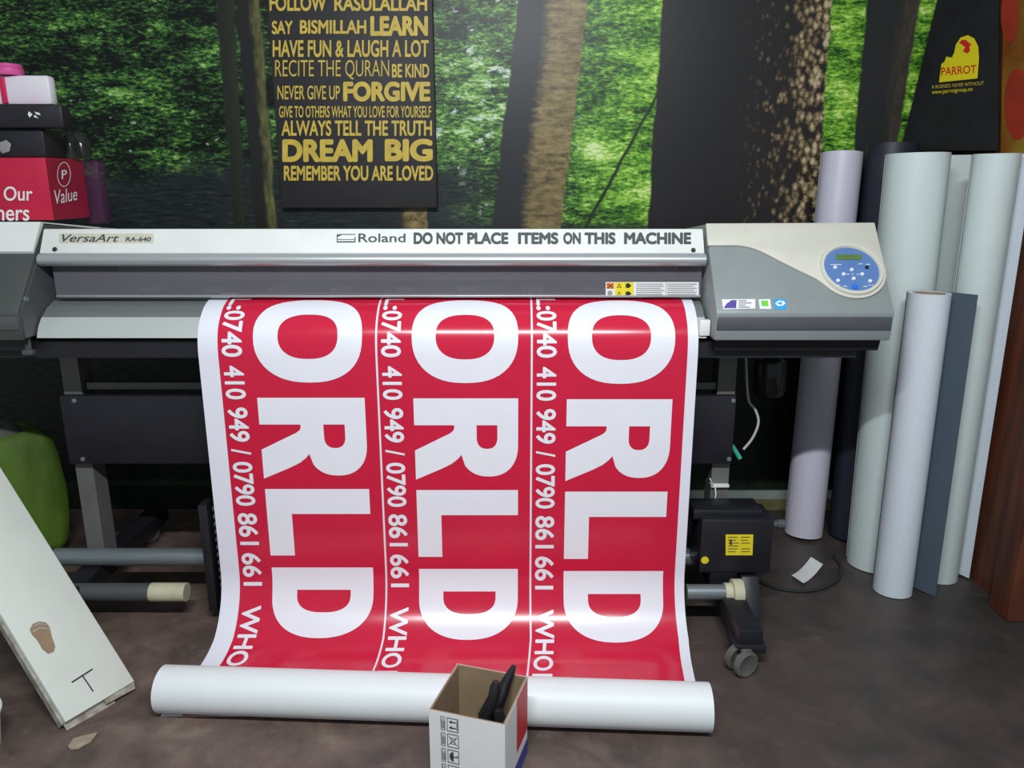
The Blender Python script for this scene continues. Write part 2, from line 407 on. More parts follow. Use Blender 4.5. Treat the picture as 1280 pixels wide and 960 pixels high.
def text_fn(mb, s, fn, bold=0, mi=None, cuts=(), shear=0, space=1.0):
    v, f = glyphs(s, bold, shear, space)
    if cuts:
        bm = bmesh.new(); vs = [bm.verts.new(p) for p in v]
        for q in f:
            try: bm.faces.new([vs[i] for i in q])
            except ValueError: pass
        for c in cuts: bmesh.ops.bisect_plane(bm, geom=bm.verts[:] + bm.edges[:] + bm.faces[:], plane_co=(c, 0, 0), plane_no=(1, 0, 0))
        bm.verts.index_update(); v = [tuple(p.co) for p in bm.verts]; f = [tuple(p.index for p in q.verts) for q in bm.faces]; bm.free()
    mb.faces_from([fn(a, b, c) for a, b, c in v], f, mi)
def letter(ch):                                # heavy grotesque capitals: outline and hole in a unit box
    def se(cx, cy, rx, ry, n, a0=0, a1=360, k=48):
        out = []
        for i in range(k + 1):
            a = R(a0 + (a1 - a0) * i / k); c, s_ = math.cos(a), math.sin(a)
            out.append((cx + rx * math.copysign(abs(c) ** (2 / n), c), cy + ry * math.copysign(abs(s_) ** (2 / n), s_)))
        return out
    if ch == 'O': return se(.5, .5, .5, .5, 2.35)[:-1], se(.5, .5, .245, .275, 2.4)[:-1]
    if ch == 'L': return [(0, 0), (1, 0), (1, .24), (.37, .24), (.37, 1), (0, 1)], None
    if ch == 'D': return [(0, 0), (.42, 0)] + se(.42, .5, .58, .5, 2.2, -90, 90)[1:] + [(0, 1)], [(.33, .245), (.40, .245)] + se(.40, .51, .24, .265, 2.5, -90, 90)[1:] + [(.33, .775)]
    return [(0, 0), (.325, 0), (.325, .385), (.36, .385)] + [(.36 + .10 * t, .385 - .10 * t * t) for t in (.25, .5, .75, 1)] + [(.635, 0), (1, 0), (.86, .26), (.80, .355), (.74, .415), (.69, .45)] + se(.56, .715, .40, .285, 2.3, -55, 90)[1:] + [(0, 1)], [(.325, .60), (.47, .60)] + se(.47, .70, .145, .10, 2.4, -90, 90)[1:] + [(.325, .80)]
def letter_fn(mb, ch, fn, mi, n):
    from mathutils.geometry import tessellate_polygon
    o, h = letter(ch); loops = [[Vector((a, b, 0)) for a, b in o]] + ([[Vector((a, b, 0)) for a, b in h]] if h else [])
    flat = [p for l in loops for p in l]; bm = bmesh.new(); vs = [bm.verts.new(p) for p in flat]
    for q in tessellate_polygon(loops):
        try: bm.faces.new([vs[i] for i in q])
        except ValueError: pass
    for c in range(1, n): bmesh.ops.bisect_plane(bm, geom=bm.verts[:] + bm.edges[:] + bm.faces[:], plane_co=(c / n, 0, 0), plane_no=(1, 0, 0))
    bm.verts.index_update(); mb.faces_from([fn(p.co.x, p.co.y) for p in bm.verts], [tuple(p.index for p in q.verts) for q in bm.faces], mi); bm.free()
def quad_fn(bl, br, tl, tr, lift):
    bl, br, tl, tr = map(Vector, (bl, br, tl, tr))
    n = (br - bl).cross(tl - bl).normalized()
    return lambda a, b, c=0: (bl * (1 - a) + br * a) * (1 - b) + (tl * (1 - a) + tr * a) * b + n * (lift + c)
def text_quad(mb, s, bl, br, tl, tr, lift=.001, bold=0, mi=None, shear=0, space=1.0):
    text_fn(mb, s, quad_fn(bl, br, tl, tr, lift), bold, mi, (), shear, space)
def px_quad(x0, y0, x1, y1, fn):               # pixel box -> bl, br, tl, tr through a plane function
    return fn(x0, y1), fn(x1, y1), fn(x0, y0), fn(x1, y0)
def patch(mb, pts, mi=None, lift=0, n=None):   # flat printed patch
    pts = [Vector(p) for p in pts]
    if n is None: n = (pts[1] - pts[0]).cross(pts[2] - pts[0]).normalized()
    if n.y > 0: n = -n
    mb.faces_from([p + n * lift for p in pts], [tuple(range(len(pts)))], mi)
def rect_px(x0, y0, x1, y1): return [(x0, y1), (x1, y1), (x1, y0), (x0, y0)]

# ------------------------------------------------------------------ the room
WRX = 1.50                                    # right-hand wooden wall
mb = MB(); mb.box((-2.6, -.6, -.06), (2.1, WY + .2, 0)); tag(mb.build('floor', 'floor', smooth=False), kind='structure')
mb = MB(); mb.box((-2.6, WY, 0), (2.1, WY + .12, 2.6)); tag(mb.build('wall_back', 'forest', smooth=False), kind='structure')
z0, z1 = at(900, 624, WY - .012).z, at(900, 614, WY - .012).z
M['pale_trim'] = mat('pale_trim', (.30, .36, .32), .5, var=.15, scale=6)
M['ochre'] = mat('ochre_plaster', (.16, .14, .05), .8, var=.4, scale=12)
mb = MB(); mb.box((.30, WY - .012, z0), (WRX, WY - .0005, z1)); tag(mb.build('trim_1', 'pale_trim', smooth=False), kind='structure')
mb = MB(); mb.box((.30, WY - .010, 0), (WRX, WY - .0005, z0)); tag(mb.build('baseboard_back', 'ochre', smooth=False), kind='structure')
yc = 2.03
mb = MB(); mb.box((WRX, yc + .091, 0), (2.1, WY, 2.6)); tag(mb.build('wall_right', 'wood', smooth=False), kind='structure')
mb = MB(); mb.box((WRX - .042, yc, 0), (WRX + .05, yc + .09, 2.6), .004); mb.box((WRX + .056, yc + .006, 0), (2.1, yc + .09, 2.6), .003)
tag(mb.build('trim_2', 'wood', smooth=False), kind='structure')

# ------------------------------------------------------------------ the printer
PX0, PX1 = -1.252, .514                        # platen between the two end housings
pr = root('large_format_printer', ((PX0 + PX1) / 2, 2.25, 0), 'wide grey and white inkjet printer on a black stand, feeding out the red banner', 'printer')
def prof(rows): return [Vector((0, Y, at(640, r, Y).z)) for r, Y in rows]
def xs(pts, x): return [Vector((x, p.y, p.z)) for p in pts]
# sections of the machine, seen from the side
top = at(0, 280, 2.12); crest = at(0, 391, 1.95); low = at(0, 426, 1.957); belly = at(0, 437, 1.985)
hsec = [(top.y, top.z), (crest.y, crest.z), (low.y, low.z), (2.55, low.z), (2.58, 1.10)]
FN = Vector((0, -(top.z - crest.z), -(crest.y - top.y))).normalized()
FN = Vector((0, -(top.z - crest.z), (top.y - crest.y))).normalized()    # outward normal of the sloping face
FP = Vector((0, crest.y, crest.z))
def face(px, py): return on_plane(px, py, FP, FN)
for x0, x1, right in ((PX1 + .006, .975, True), (-1.716, PX0 - .006, False)):
    mb = MB(); mb.prism([(x0, y, z) for y, z in hsec], (x1 - x0, 0, 0), bev=.006)
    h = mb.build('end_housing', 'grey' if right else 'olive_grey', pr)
    d = low.z - crest.z
    mb = MB()   # darker front band, its grey deepened partly as painted shade, and its lighter lower lip
    mb.box((x0 + .004, low.y - .006, low.z + .028), (x1 - .004, low.y + .02, crest.z - .008), .003)
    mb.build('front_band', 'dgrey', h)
    mb = MB(); mb.prism([(x0 + .012, y, z) for y, z in ((belly.y, low.z - .001), (belly.y + .01, belly.z - .004), (2.5, belly.z - .004), (2.5, low.z - .001))], (x1 - x0 - .024, 0, 0))
    mb.build('underside', 'black', h)
    if right:
        sw = [(881.5, 281), (1092, 280)] + [(1063 + 45 * math.cos(R(q)) * .94 - 34 * math.sin(R(q)) * .342, 339 + 45 * math.cos(R(q)) * .342 + 34 * math.sin(R(q)) * .94) for q in range(-35, 121, 8)] + [(1020, 350.5), (1000, 341), (975, 328.5), (958, 319.5), (946, 314), (935, 310.5), (922, 308.5), (884, 308.5)]
        pts = [face(*p) for p in sw]
        mb = MB(); mb.prism([p - FN * .004 for p in pts], FN * .012, bev=.003)
        sw_o = mb.build('top_cover', 'beige', pr); sw_o['label'] = 'beige swoosh-shaped upper cover'
        # control panel: sloping blue ellipse
        c = face(1063, 339)
        def ell(a, b, rot, n=40):
            out = []
            for i in range(n):
                t = 2 * math.pi * i / n; ex, ey = a * math.cos(t), b * math.sin(t)
                out.append(face(1063 + ex * math.cos(rot) - ey * math.sin(rot), 339 + ex * math.sin(rot) + ey * math.cos(rot)))
            return out
        mb = MB(); e0, e1 = ell(41, 31.5, R(20)), ell(35.2, 25.6, R(20)); n = 40
        v = [p + FN * .008 for p in e0] + [p + FN * .014 for p in ell(39.5, 30, R(20))] + [p + FN * .014 for p in ell(36.4, 26.8, R(20))] + [p + FN * .0095 for p in e1]
        mb.faces_from(v, [(k * n + i, k * n + (i + 1) % n, (k + 1) * n + (i + 1) % n, (k + 1) * n + i) for k in range(3) for i in range(n)])
        mb.build('panel_bezel', 'beige', sw_o)
        mb = MB(); mb.prism([p + FN * .006 for p in e1], FN * .0035)
        cp = mb.build('control_panel', 'blue', pr); cp['label'] = 'oval blue control panel with small screen and round buttons'
        mb = MB(); mb.prism([face(*p) + FN * .009 for p in rect_px(1043, 321, 1075, 327.5)], FN * .0018); mb.build('display', 'lcd', cp)
        for bx, by, br, bmn in ((1042, 337, .0052, 'btn'), (1062.5, 340, .0052, 'btn'), (1052.5, 345.5, .0052, 'btn'), (1075.5, 345.5, .0052, 'btn'), (1065, 351, .0052, 'btn'), (1045.5, 353.5, .0052, 'btn'), (1085.5, 354, .0052, 'btn'), (1066.5, 361, .0075, 'blue_btn'), (1081.5, 337, .005, 'black')):
            p = face(bx, by) + FN * .009; mb = MB(); mb.lathe(p, [(br, 0), (br, .003), (br * .8, .0045), (0, .005)], 20, axis=FN); mb.build('button', bmn, cp)
        for a in ((1036, 333, 1050, 333.8), (1071, 332, 1076, 333), (1080, 332.6, 1086, 333.4), (1056, 345.2, 1060, 346), (1068.5, 345.2, 1072, 346), (1063, 344.6, 1064.4, 346.4), (1052, 360, 1057, 361), (1077, 360, 1082, 361), (1041, 358.4, 1048, 359), (1083, 358.8, 1090, 359.4)):
            mb = MB(); patch(mb, [face(*p) for p in rect_px(*a)], lift=.0102, n=FN); mb.build('button_marking', 'btn', cp, smooth=False)
        # stickers
        mb = MB(); patch(mb, [face(*p) for p in ((902, 374.5), (944, 374), (944, 386), (904, 387))][::-1], 0, .0012, FN)
        patch(mb, [face(*p) for p in ((904.5, 385.5), (908, 380), (914, 375.6), (920.5, 375.4), (920, 385.6))], 1, .0016, FN)
        for k in range(4): patch(mb, [face(*p) for p in rect_px(923, 375.6 + k * 2.7, 923 + (10, 16, 9, 14)[k], 377 + k * 2.7)], 2, .0016, FN)
        s = mb.build('sticker', ['white', 'purple', 'greytxt'], h, smooth=False); s['label'] = 'white sticker with purple wedge and small print'
        mb = MB(); patch(mb, [face(*p) for p in ((948, 374.5), (962.5, 374), (964, 386.5), (949.5, 386.5))], 0, .0012, FN)
        patch(mb, [face(*p) for p in ((951, 376), (959.5, 376), (960.5, 383), (952, 383))], 1, .0016, FN)
        s = mb.build('sticker', ['white', 'green'], h, smooth=False); s['label'] = 'white sticker with green square'
        mb = MB(); patch(mb, [face(*p) for p in ((967, 374), (982, 374), (983, 387), (968.5, 387))], 0, .0012, FN)
        patch(mb, [face(*p) for p in ((968.6, 379.6), (973, 376), (979, 376.4), (982, 379.4), (978, 382.6), (972, 383))], 1, .0016, FN)
        patch(mb, [face(*p) for p in ((970.5, 379.4), (977, 377.6), (977, 381.4))], 0, .002, FN)
        s = mb.build('sticker', ['cyan', 'white'], h, smooth=False); s['label'] = 'blue sticker with white arrow star'
    else:
        mb = MB(); a, b_ = at(0, 282, 2.118), face(30, 317)
        mb.prism([(x0 + .003, top.y + .004, top.z + .002), (x0 + .003, b_.y, b_.z), (x0 + .003, b_.y - .004, b_.z + .006), (x0 + .003, top.y - .008, top.z + .006), (x0 + .003, 2.55, 1.108), (x0 + .003, 2.55, 1.10)], (x1 - x0 - .006, 0, 0))
        mb.build('top_cover', 'cover_white', pr)
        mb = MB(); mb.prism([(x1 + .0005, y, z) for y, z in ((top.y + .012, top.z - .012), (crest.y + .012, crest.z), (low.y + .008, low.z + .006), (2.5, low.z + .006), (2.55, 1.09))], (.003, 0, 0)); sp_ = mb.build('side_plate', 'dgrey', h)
        mb = MB(); p = at(36, 374, 1.99); mb.cyl((x1 - .002, p.y, p.z), (x1 + .006, p.y, p.z), .007, seg=16); mb.build('screw', 'tube', h)
        mb = MB(); p = at(34, 430, 1.99); mb.box((p.x - .008, p.y, p.z - .02), (p.x + .008, p.y + .006, p.z + .03), .002); mb.box((p.x - .012, p.y - .01, p.z - .028), (p.x + .016, p.y + .006, p.z - .015), .002); mb.build('latch', 'dgrey', h)

# front cover: white lid, silver bar, smoked window
l0, l1, l2 = at(0, 316.5, 2.06), at(0, 286, 2.095), Vector((0, 2.56, 1.085))
LN = Vector((0, -(l1.z - l0.z), l1.y - l0.y)).normalized()
def lid(px, py): return on_plane(px, py, Vector((0, l0.y, l0.z)), LN)
mb = MB(); mb.prism([(PX0 + .006, p.y, p.z) for p in (l0, l1, l2, Vector((0, 2.56, 1.07)), Vector((0, 2.15, 1.09)), Vector((0, 2.10, 1.05)))], (PX1 - PX0 - .012, 0, 0), bev=.003)
fc = mb.build('front_cover', 'cover_white', pr)
bt = at(0, 333, 2.062)
mb = MB(); zc = (l0.z + bt.z) / 2; hh = (l0.z - bt.z) / 2
ps = [(2.052 + .022 * (1 - math.cos(R(a))) - .004, zc + hh * math.sin(R(a))) for a in range(-90, 91, 15)]
ps = [(y, z - .0005) for y, z in ps] + [(2.10, l0.z - .001), (2.10, bt.z)]
mb.prism([(PX0 + .003, y, z) for y, z in ps], (PX1 - PX0 - .006, 0, 0)); mb.build('cover_bar', 'silver', fc)
wb = at(0, 371, 2.088)
mb = MB(); mb.box((PX0 + .02, 2.086, wb.z), (PX1 - .004, 2.090, bt.z + .002)); win = mb.build('cover_window', 'acrylic', fc, smooth=False); win['label'] = 'smoked clear front window'
mb = MB(); mb.box((PX0 + .02, 2.083, wb.z - .001), (PX1 - .004, 2.094, wb.z + .005), .001); mb.build('window_edge', 'silver', win)
def wn(px, py): return at(px, py, 2.0855)
NY = Vector((0, -1, 0))
mb = MB()
patch(mb, [wn(*p) for p in rect_px(757, 352.5, 873.5, 371)], 0, .0004, NY)
patch(mb, [wn(*p) for p in rect_px(758, 353.5, 767.5, 361)], 1, .0008, NY)
patch(mb, [wn(*p) for p in rect_px(768.5, 352.8, 792, 370.6)], 2, .0008, NY)
for a, b_ in (((759.5, 355), (766, 360)), ((766, 355), (759.5, 360))):
    dx = .7; patch(mb, [wn(a[0] - dx, a[1]), wn(b_[0] - dx, b_[1]), wn(b_[0] + dx, b_[1]), wn(a[0] + dx, a[1])], 3, .0012, NY)
for q in (((771, 359.5), (774, 354), (777, 359.5)), ((771, 369.5), (774, 364), (777, 369.5))): patch(mb, [wn(*p) for p in q], 3, .0012, NY)
for q in (((772.4, 358.8), (774, 355.8), (775.6, 358.8)), ((772.4, 368.8), (774, 365.8), (775.6, 368.8))): patch(mb, [wn(*p) for p in q], 2, .0014, NY)
for cx, cy in ((785, 357), (785, 367)):
    patch(mb, [wn(cx + 3.4 * math.cos(t) * (1 + .3 * math.cos(5 * t)), cy + 3 * math.sin(t)) for t in [i * math.pi / 10 for i in range(20)]][::-1], 3, .0012, NY)
patch(mb, [wn(762.5 + 3.2 * math.cos(i * math.pi / 8), 366.2 + 3 * math.sin(i * math.pi / 8)) for i in range(16)][::-1], 4, .0012, NY)
for bx0, bx1 in ((795, 831), (834, 871)):
    for k in range(6): patch(mb, [wn(*p) for p in rect_px(bx0, 354.5 + k * 2.6, bx1 - random.uniform(0, 8), 355.5 + k * 2.6)], 4, .0012, NY)
patch(mb, [wn(*p) for p in rect_px(832.2, 353, 832.8, 370.6)], 4, .0012, NY)
s = mb.build('warning_label', ['white', 'orange', 'yellow', 'black', 'greytxt'], win, smooth=False); s['label'] = 'white and yellow warning label'
# writing on the lid
mb = MB(); text_quad(mb, 'Roland', *px_quad(448, 292, 507, 303, lid), bold=.012, lift=.0008)
for q in ((421, 301.6, 444.5, 303.2), (421, 292.6, 422, 303), (443.3, 296, 444.5, 303), (427, 292.6, 444.5, 293.6), (421, 299, 444.5, 299.8)): patch(mb, [lid(*p) for p in rect_px(*q)], lift=.0008, n=LN)
patch(mb, [lid(*p) for p in ((421, 293.6), (427, 292.4), (427, 293.8), (421, 297))][::-1], lift=.0008, n=LN)
mb.build('logo', 'ink_dark', fc, smooth=False)
for wd, a, b_ in (('DO', 517, 541), ('NOT', 545.5, 579), ('PLACE', 584, 635.5), ('ITEMS', 647.5, 698), ('ON', 704, 726), ('THIS', 730.5, 769.5), ('MACHINE', 780, 864)):
    mb = MB(); text_quad(mb, wd, *px_quad(a, 290.5, b_, 305.5, lid), bold=.05, lift=.0008); mb.build('warning_word', 'ink_dark', fc, smooth=False)
mb = MB(); patch(mb, [lid(*p) for p in rect_px(74, 292, 192, 304)], 0, .0005, LN)
text_quad(mb, 'VersaArt', *px_quad(78, 293, 149, 302.5, lid), bold=.008, lift=.001, mi=1, shear=.35)
text_quad(mb, 'RA-640', *px_quad(157, 296.4, 189, 302, lid), bold=.02, lift=.001, mi=1, shear=.2)
M['name_plate'] = mat('name_plate', (.56, .56, .44), .4, var=.04)
s = mb.build('name_plate', ['name_plate', 'ink_dark'], fc, smooth=False)
for p in (lid(69, 312), lid(866.5, 313)):
    mb = MB(); mb.lathe(p + LN * .0005, [(.006, 0), (.006, .003), (.004, .004), (0, .003)], 16, axis=LN); mb.build('screw', 'black', fc)
# apron, platen, inside
AP = [(2.20, .946), (2.13, .945), (2.095, .940), (2.062, .927), (2.034, .906), (2.014, .884), (2.003, .862)]
mb = MB(); up = AP; lo = [(2.02, .855), (2.20, .90)]
mb.prism([(PX0 + .002, y, z) for y, z in up + lo], (PX1 - PX0 - .004, 0, 0)); apo = mb.build('apron', 'apron', pr, angle=50)
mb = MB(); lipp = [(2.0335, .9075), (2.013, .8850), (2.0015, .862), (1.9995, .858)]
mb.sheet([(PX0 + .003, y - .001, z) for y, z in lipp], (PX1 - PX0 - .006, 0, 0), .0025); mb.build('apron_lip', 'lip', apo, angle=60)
mb = MB(); q_ = at(879, 410, 2.0); mb.box((q_.x - .011, 1.992, q_.z - .02), (PX1 + .004, 2.012, q_.z + .022), .003); s = mb.build('media_clamp', 'white', pr); s['label'] = 'white clamp at the right edge of the banner'
mb = MB(); mb.box((PX0, 2.2005, .86), (PX1, 2.40, .942)); mb.build('platen', 'dgrey', pr)
mb = MB(); mb.box((PX0, 2.402, .80), (PX1, 2.5, 1.068)); mb.build('back_panel', 'inner_grey', pr)
mb = MB(); mb.box((PX0 + .12, 2.33, .968), (PX1 - .02, 2.37, .983), .003); mb.box((PX0 + .05, 2.372, .98), (PX1 - .02, 2.40, 1.055)); mb.build('guide_rail', 'inner', pr)
for k in range(9):
    x = PX0 + .17 + k * .185; mb = MB(); mb.box((x, 2.24, .943), (x + .06, 2.30, .957), .003); mb.build('pinch_roller', 'inner', pr)
mb = MB(); mb.box((-1.65, 2.02, .80), (.92, 2.5, .846)); mb.build('underbody', 'black', pr)
# stand
for sx, lx in ((-1, -1.287), (1, .628)):
    mb = MB(); mb.box((lx - .026, 2.19, .12), (lx + .026, 2.196, .80)); mb.box((lx + sx * .020, 2.196, .12), (lx + sx * .026, 2.26, .80)); mb.box((lx - sx * .026, 2.196, .12), (lx - sx * .020, 2.26, .80))
    lg = mb.build('leg', 'leg', pr, smooth=False)
    for z in (.64, .46): mb = MB(); mb.lathe((lx + .015, 2.1645, z), [(.007, 0), (.006, .003), (0, .004)], 14, axis=(0, -1, 0)); mb.build('bolt', 'tube', lg)
    fy = 1.80 if sx > 0 else 1.93
    mb = MB(); mb.box((lx - .034, fy, .062), (lx + .034, 2.62, .118), .008); mb.box((lx - .042, fy - .005, .05), (lx + .042, fy + .07, .075), .004)
    ft = mb.build('foot', 'black', pr)
    for cy in (fy, 2.58):
        cx = lx - .012; mb = MB(); ax = Vector((.42, -.90, 0)).normalized(); c0 = Vector((cx - .012, cy - .012, .036))
        for k in (-.030, .006): mb.lathe(c0 + ax * k, [(0, 0), (.030, .0), (.036, .004), (.036, .016), (.030, .020), (.027, .018), (.010, .018), (.0, .016)], 28, axis=ax)
        mb.cyl(c0 - ax * .012, c0 + ax * .008, .012, seg=14)
        mb.box((cx - .014, cy - .014, .045), (cx + .014, cy + .014, .066), .004)
        mb.build('caster', 'rubber_grey', ft)
p0, p1 = at(80, 495, 2.165), at(912, 580, 2.165)
mb = MB(); mb.box((-1.315, 2.165, p1.z), (.652, 2.189, p0.z), .003); mb.build('stand_panel', 'panel', pr)
mb = MB(); mb.box((-1.25, 2.20, .665), (.60, 2.215, .685)); mb.build('stand_rail', 'leg', pr)
p = at(160, 696, 2.165); q = at(246, 696, 2.165)
mb = MB(); mb.cyl((-1.40, 2.165, p.z), (.63, 2.165, p.z), .027, seg=24); mb.build('cross_bar', 'tube', pr)
# take-up unit
p = at(232, 740, 2.04)
mb = MB(); mb.cyl((-1.42, 2.04, p.z), (p.x, 2.04, p.z), .026, seg=24); sh = mb.build('take_up_shaft', 'dgrey', pr)
mb = MB(); mb.cyl((p.x - .10, 2.04, p.z), (p.x + .004, 2.04, p.z), .027, .027, seg=24); mb.build('end_flange', 'pale_core', sh)
a, b_ = at(246, 632, 2.03), at(274, 765, 2.03)
mb = MB(); mb.box((a.x, 2.03, b_.z), (b_.x - .004, 2.09, a.z), .006); br = mb.build('take_up_bracket', 'black', pr)
mb = MB()
for k in range(14):
    z = a.z - .02 - k * .024
    if z > .04: mb.cyl((b_.x + .004, 2.055, z), (b_.x + .016, 2.055, z), .009, seg=12)
mb.build('chain', 'dgrey', br)
a, b_ = at(878, 641, 2.03), at(963, 717, 2.03)
mb = MB(); mb.box((a.x, 2.03, b_.z), (b_.x, 2.150, a.z - .02), .008); mb.box((a.x - .02, 2.05, a.z - .03), (b_.x - .03, 2.14, a.z), .005)
mo = mb.build('take_up_motor', 'black', pr)
def mf(px, py): return at(px, py, 2.0295)
mb = MB(); patch(mb, [mf(*p) for p in ((907, 668), (941.5, 668), (940.5, 694), (907, 694))][::-1], 0, .0005, NY)
for k in range(6):
    patch(mb, [mf(*p) for p in rect_px(910, 671 + k * 3.6, 922 + random.uniform(-3, 4), 672 + k * 3.6)], 1, .001, NY)
    if k != 3: patch(mb, [mf(*p) for p in rect_px(926, 671 + k * 3.6, 936 + random.uniform(-2, 2), 672 + k * 3.6)], 1, .001, NY)
patch(mb, [mf(*p) for p in ((912, 674), (914.5, 674), (915, 681), (912, 681))], 1, .0012, NY)
s = mb.build('rating_label', ['yellow', 'ink_dark'], mo, smooth=False); s['label'] = 'yellow motor rating label'
mb = MB(); mb.lathe(mf(881, 700) + Vector((0, .0, 0)), [(.011, 0), (.011, .002), (0, .002)], 20, axis=(0, -1, 0)); s = mb.build('round_label', 'yellow', mo)
mb = MB(); k = at(958, 655, 2.06); mb.cyl(k, k + Vector((.045, 0, 0)), .011, seg=16); mb.cyl(k + Vector((.03, 0, 0)), k + Vector((.05, 0, 0)), .014, seg=16); mb.build('motor_knob', 'dgrey', mo)
k = at(868, 740, 1.99)
mb = MB(); mb.cyl((.4975, 1.99, k.z), (k.x + .10, 1.99, k.z), .022, seg=24); sh2 = mb.build('take_up_shaft', 'tube', pr)
mb = MB(); mb.lathe((k.x + .085, 1.99, k.z), [(.020, 0), (.026, .0), (.026, .02), (.037, .022), (.037, .05), (.030, .052), (0, .052)], 28, axis=(1, 0, 0)); s = mb.build('end_flange', 'pale_core', sh2)
mb = MB(); mb.prism([(.575, 2.035, .20), (.575, 2.10, .20), (.575, 2.10, .12), (.575, 2.035, .12)], (.075, 0, 0), bev=.004)
mb.prism([(.665, 2.03, .15), (.665, 2.08, .15), (.665, 2.02, .05), (.665, 1.965, .05)], (.05, 0, 0), bev=.004); mb.build('take_up_bracket', 'black', pr)
mb = MB(); z = at(900, 607, 2.18).z; mb.box((.60, 2.176, z - .005), (.654, 2.2, z + .003), .001); mb.tube([(.605, 2.176, z), (.595, 2.165, z + .02), (.59, 2.163, z + .03)], .002); mb.tube([(.61, 2.174, z), (.612, 2.166, z - .02), (.611, 2.166, z - .04)], .002); s = mb.build('cable_tie', 'white', pr); s['label'] = 'white cable tie'
mb = MB(); mb.tube(smooth([at(932, 440, 2.3), at(935, 497, 2.3), at(944, 512, 2.29), at(948, 528, 2.28), at(941, 547, 2.26), at(929, 562, 2.24)]), .004)
mb.build('cable', 'cable_grey', pr)
mb = MB(); mb.tube([at(915, 557, 2.22), at(925, 573, 2.22)], .007); mb.build('cable_connector', 'tape', pr)
mb = MB(); p = at(962, 470, 2.4); mb.lathe((p.x, 2.4, p.z - .06), [(0, 0), (.045, .0), (.05, .01), (.05, .10), (.045, .115), (.02, .125), (.02, .21)], 24); mb.build('waste_bottle', 'bottle', pr)

# ------------------------------------------------------------------ the printed banner
XL, XR = -.825, .489
SP = [(2.20, .9495), (2.13, .9488), (2.093, .944), (2.058, .931), (2.029, .910), (2.008, .887), (1.996, .862), (1.990, .83), (1.989, .80)]
SP += [(1.989, .80 - .06 * i) for i in range(1, 11)]            # hanging straight, down to z=.20
cx_, cz_ = 1.989 - .185, .19
SP += [(cx_ + .185 * math.cos(R(a)), cz_ - .186 * math.sin(R(a))) for a in range(4, 91, 6)]
SP += [(1.76, .003), (1.70, .003), (1.65, .003), (1.612, .003)]
# smooth the polyline a little and give it an arc-length table
def resample(pts, step):
    P = [Vector((0, y, z)) for y, z in pts]
    out = []
    for i in range(len(P) - 1):
        p0, p1, p2, p3 = P[max(i - 1, 0)], P[i], P[i + 1], P[min(i + 2, len(P) - 1)]
        for k in range(6):
            t = k / 6
            out.append(.5 * ((2 * p1) + (p2 - p0) * t + (2 * p0 - 5 * p1 + 4 * p2 - p3) * t * t + (3 * p1 - p0 - 3 * p2 + p3) * t ** 3))
    out.append(P[-1]); return out
BP = resample(SP, .02); BS = [0.0]
for i in range(1, len(BP)): BS.append(BS[-1] + (BP[i] - BP[i - 1]).length)
def bpos(s):
    s = max(0, min(BS[-1], s))
    for i in range(1, len(BS)):
        if s <= BS[i]:
            t = (s - BS[i - 1]) / max(1e-9, BS[i] - BS[i - 1]); d = (BP[i] - BP[i - 1]).normalized()
            return BP[i - 1].lerp(BP[i], t), Vector((0, d.z, -d.y))
    return BP[-1], Vector((0, 0, 1))
def row_of(p):
    d = Vector((0, p.y, p.z - H)); zc = d.y * CT - d.z * ST; yc = d.y * ST + d.z * CT
    return 480 - F * yc / zc
def s_at(row):
    for i in range(1, len(BP)):
        r0, r1 = row_of(BP[i - 1]), row_of(BP[i])
        if r1 >= row and r1 > r0 and BP[i].y < 2.18: return BS[i - 1] + (BS[i] - BS[i - 1]) * max(0, min(1, (row - r0) / (r1 - r0)))
    return BS[-1]
def xoff(y): return -.026 * max(0, min(1, (1.90 - y) / .28))      # the sheet runs slightly askew into the roll
def bp(u, s, lift):
    p, n = bpos(s)
    if n.y > .5 or (n.y > 0 and n.z < 0): n = -n
    return Vector((XL + (XR - XL) * u + xoff(p.y), p.y, p.z)) + n * lift
bn = root('printed_banner', ((XL + XR) / 2, 1.8, 0), 'red and white vinyl banner hanging from the printer into a white roll on the floor', 'banner')
mb = MB(); mb.prism_strip([Vector((XL + xoff(p.y), p.y, p.z)) for p in BP], [Vector((XL + xoff(bpos(s)[0].y), *(bpos(s)[0] - bpos(s)[1] * .0012)[1:])) for s in BS], Vector((XR - XL, 0, 0)))
sh = mb.build('vinyl_sheet', 'vinyl', bn, angle=60)
s_top, s_end = s_at(366), BS[-1]
PU = [(.040, .3545), (.3585, .6655), (.6695, .979)]
svals = [s for s in BS if s > s_top]; svals = [s_top] + svals
def rowband(r0, r1): return s_at(r0), s_at(r1)
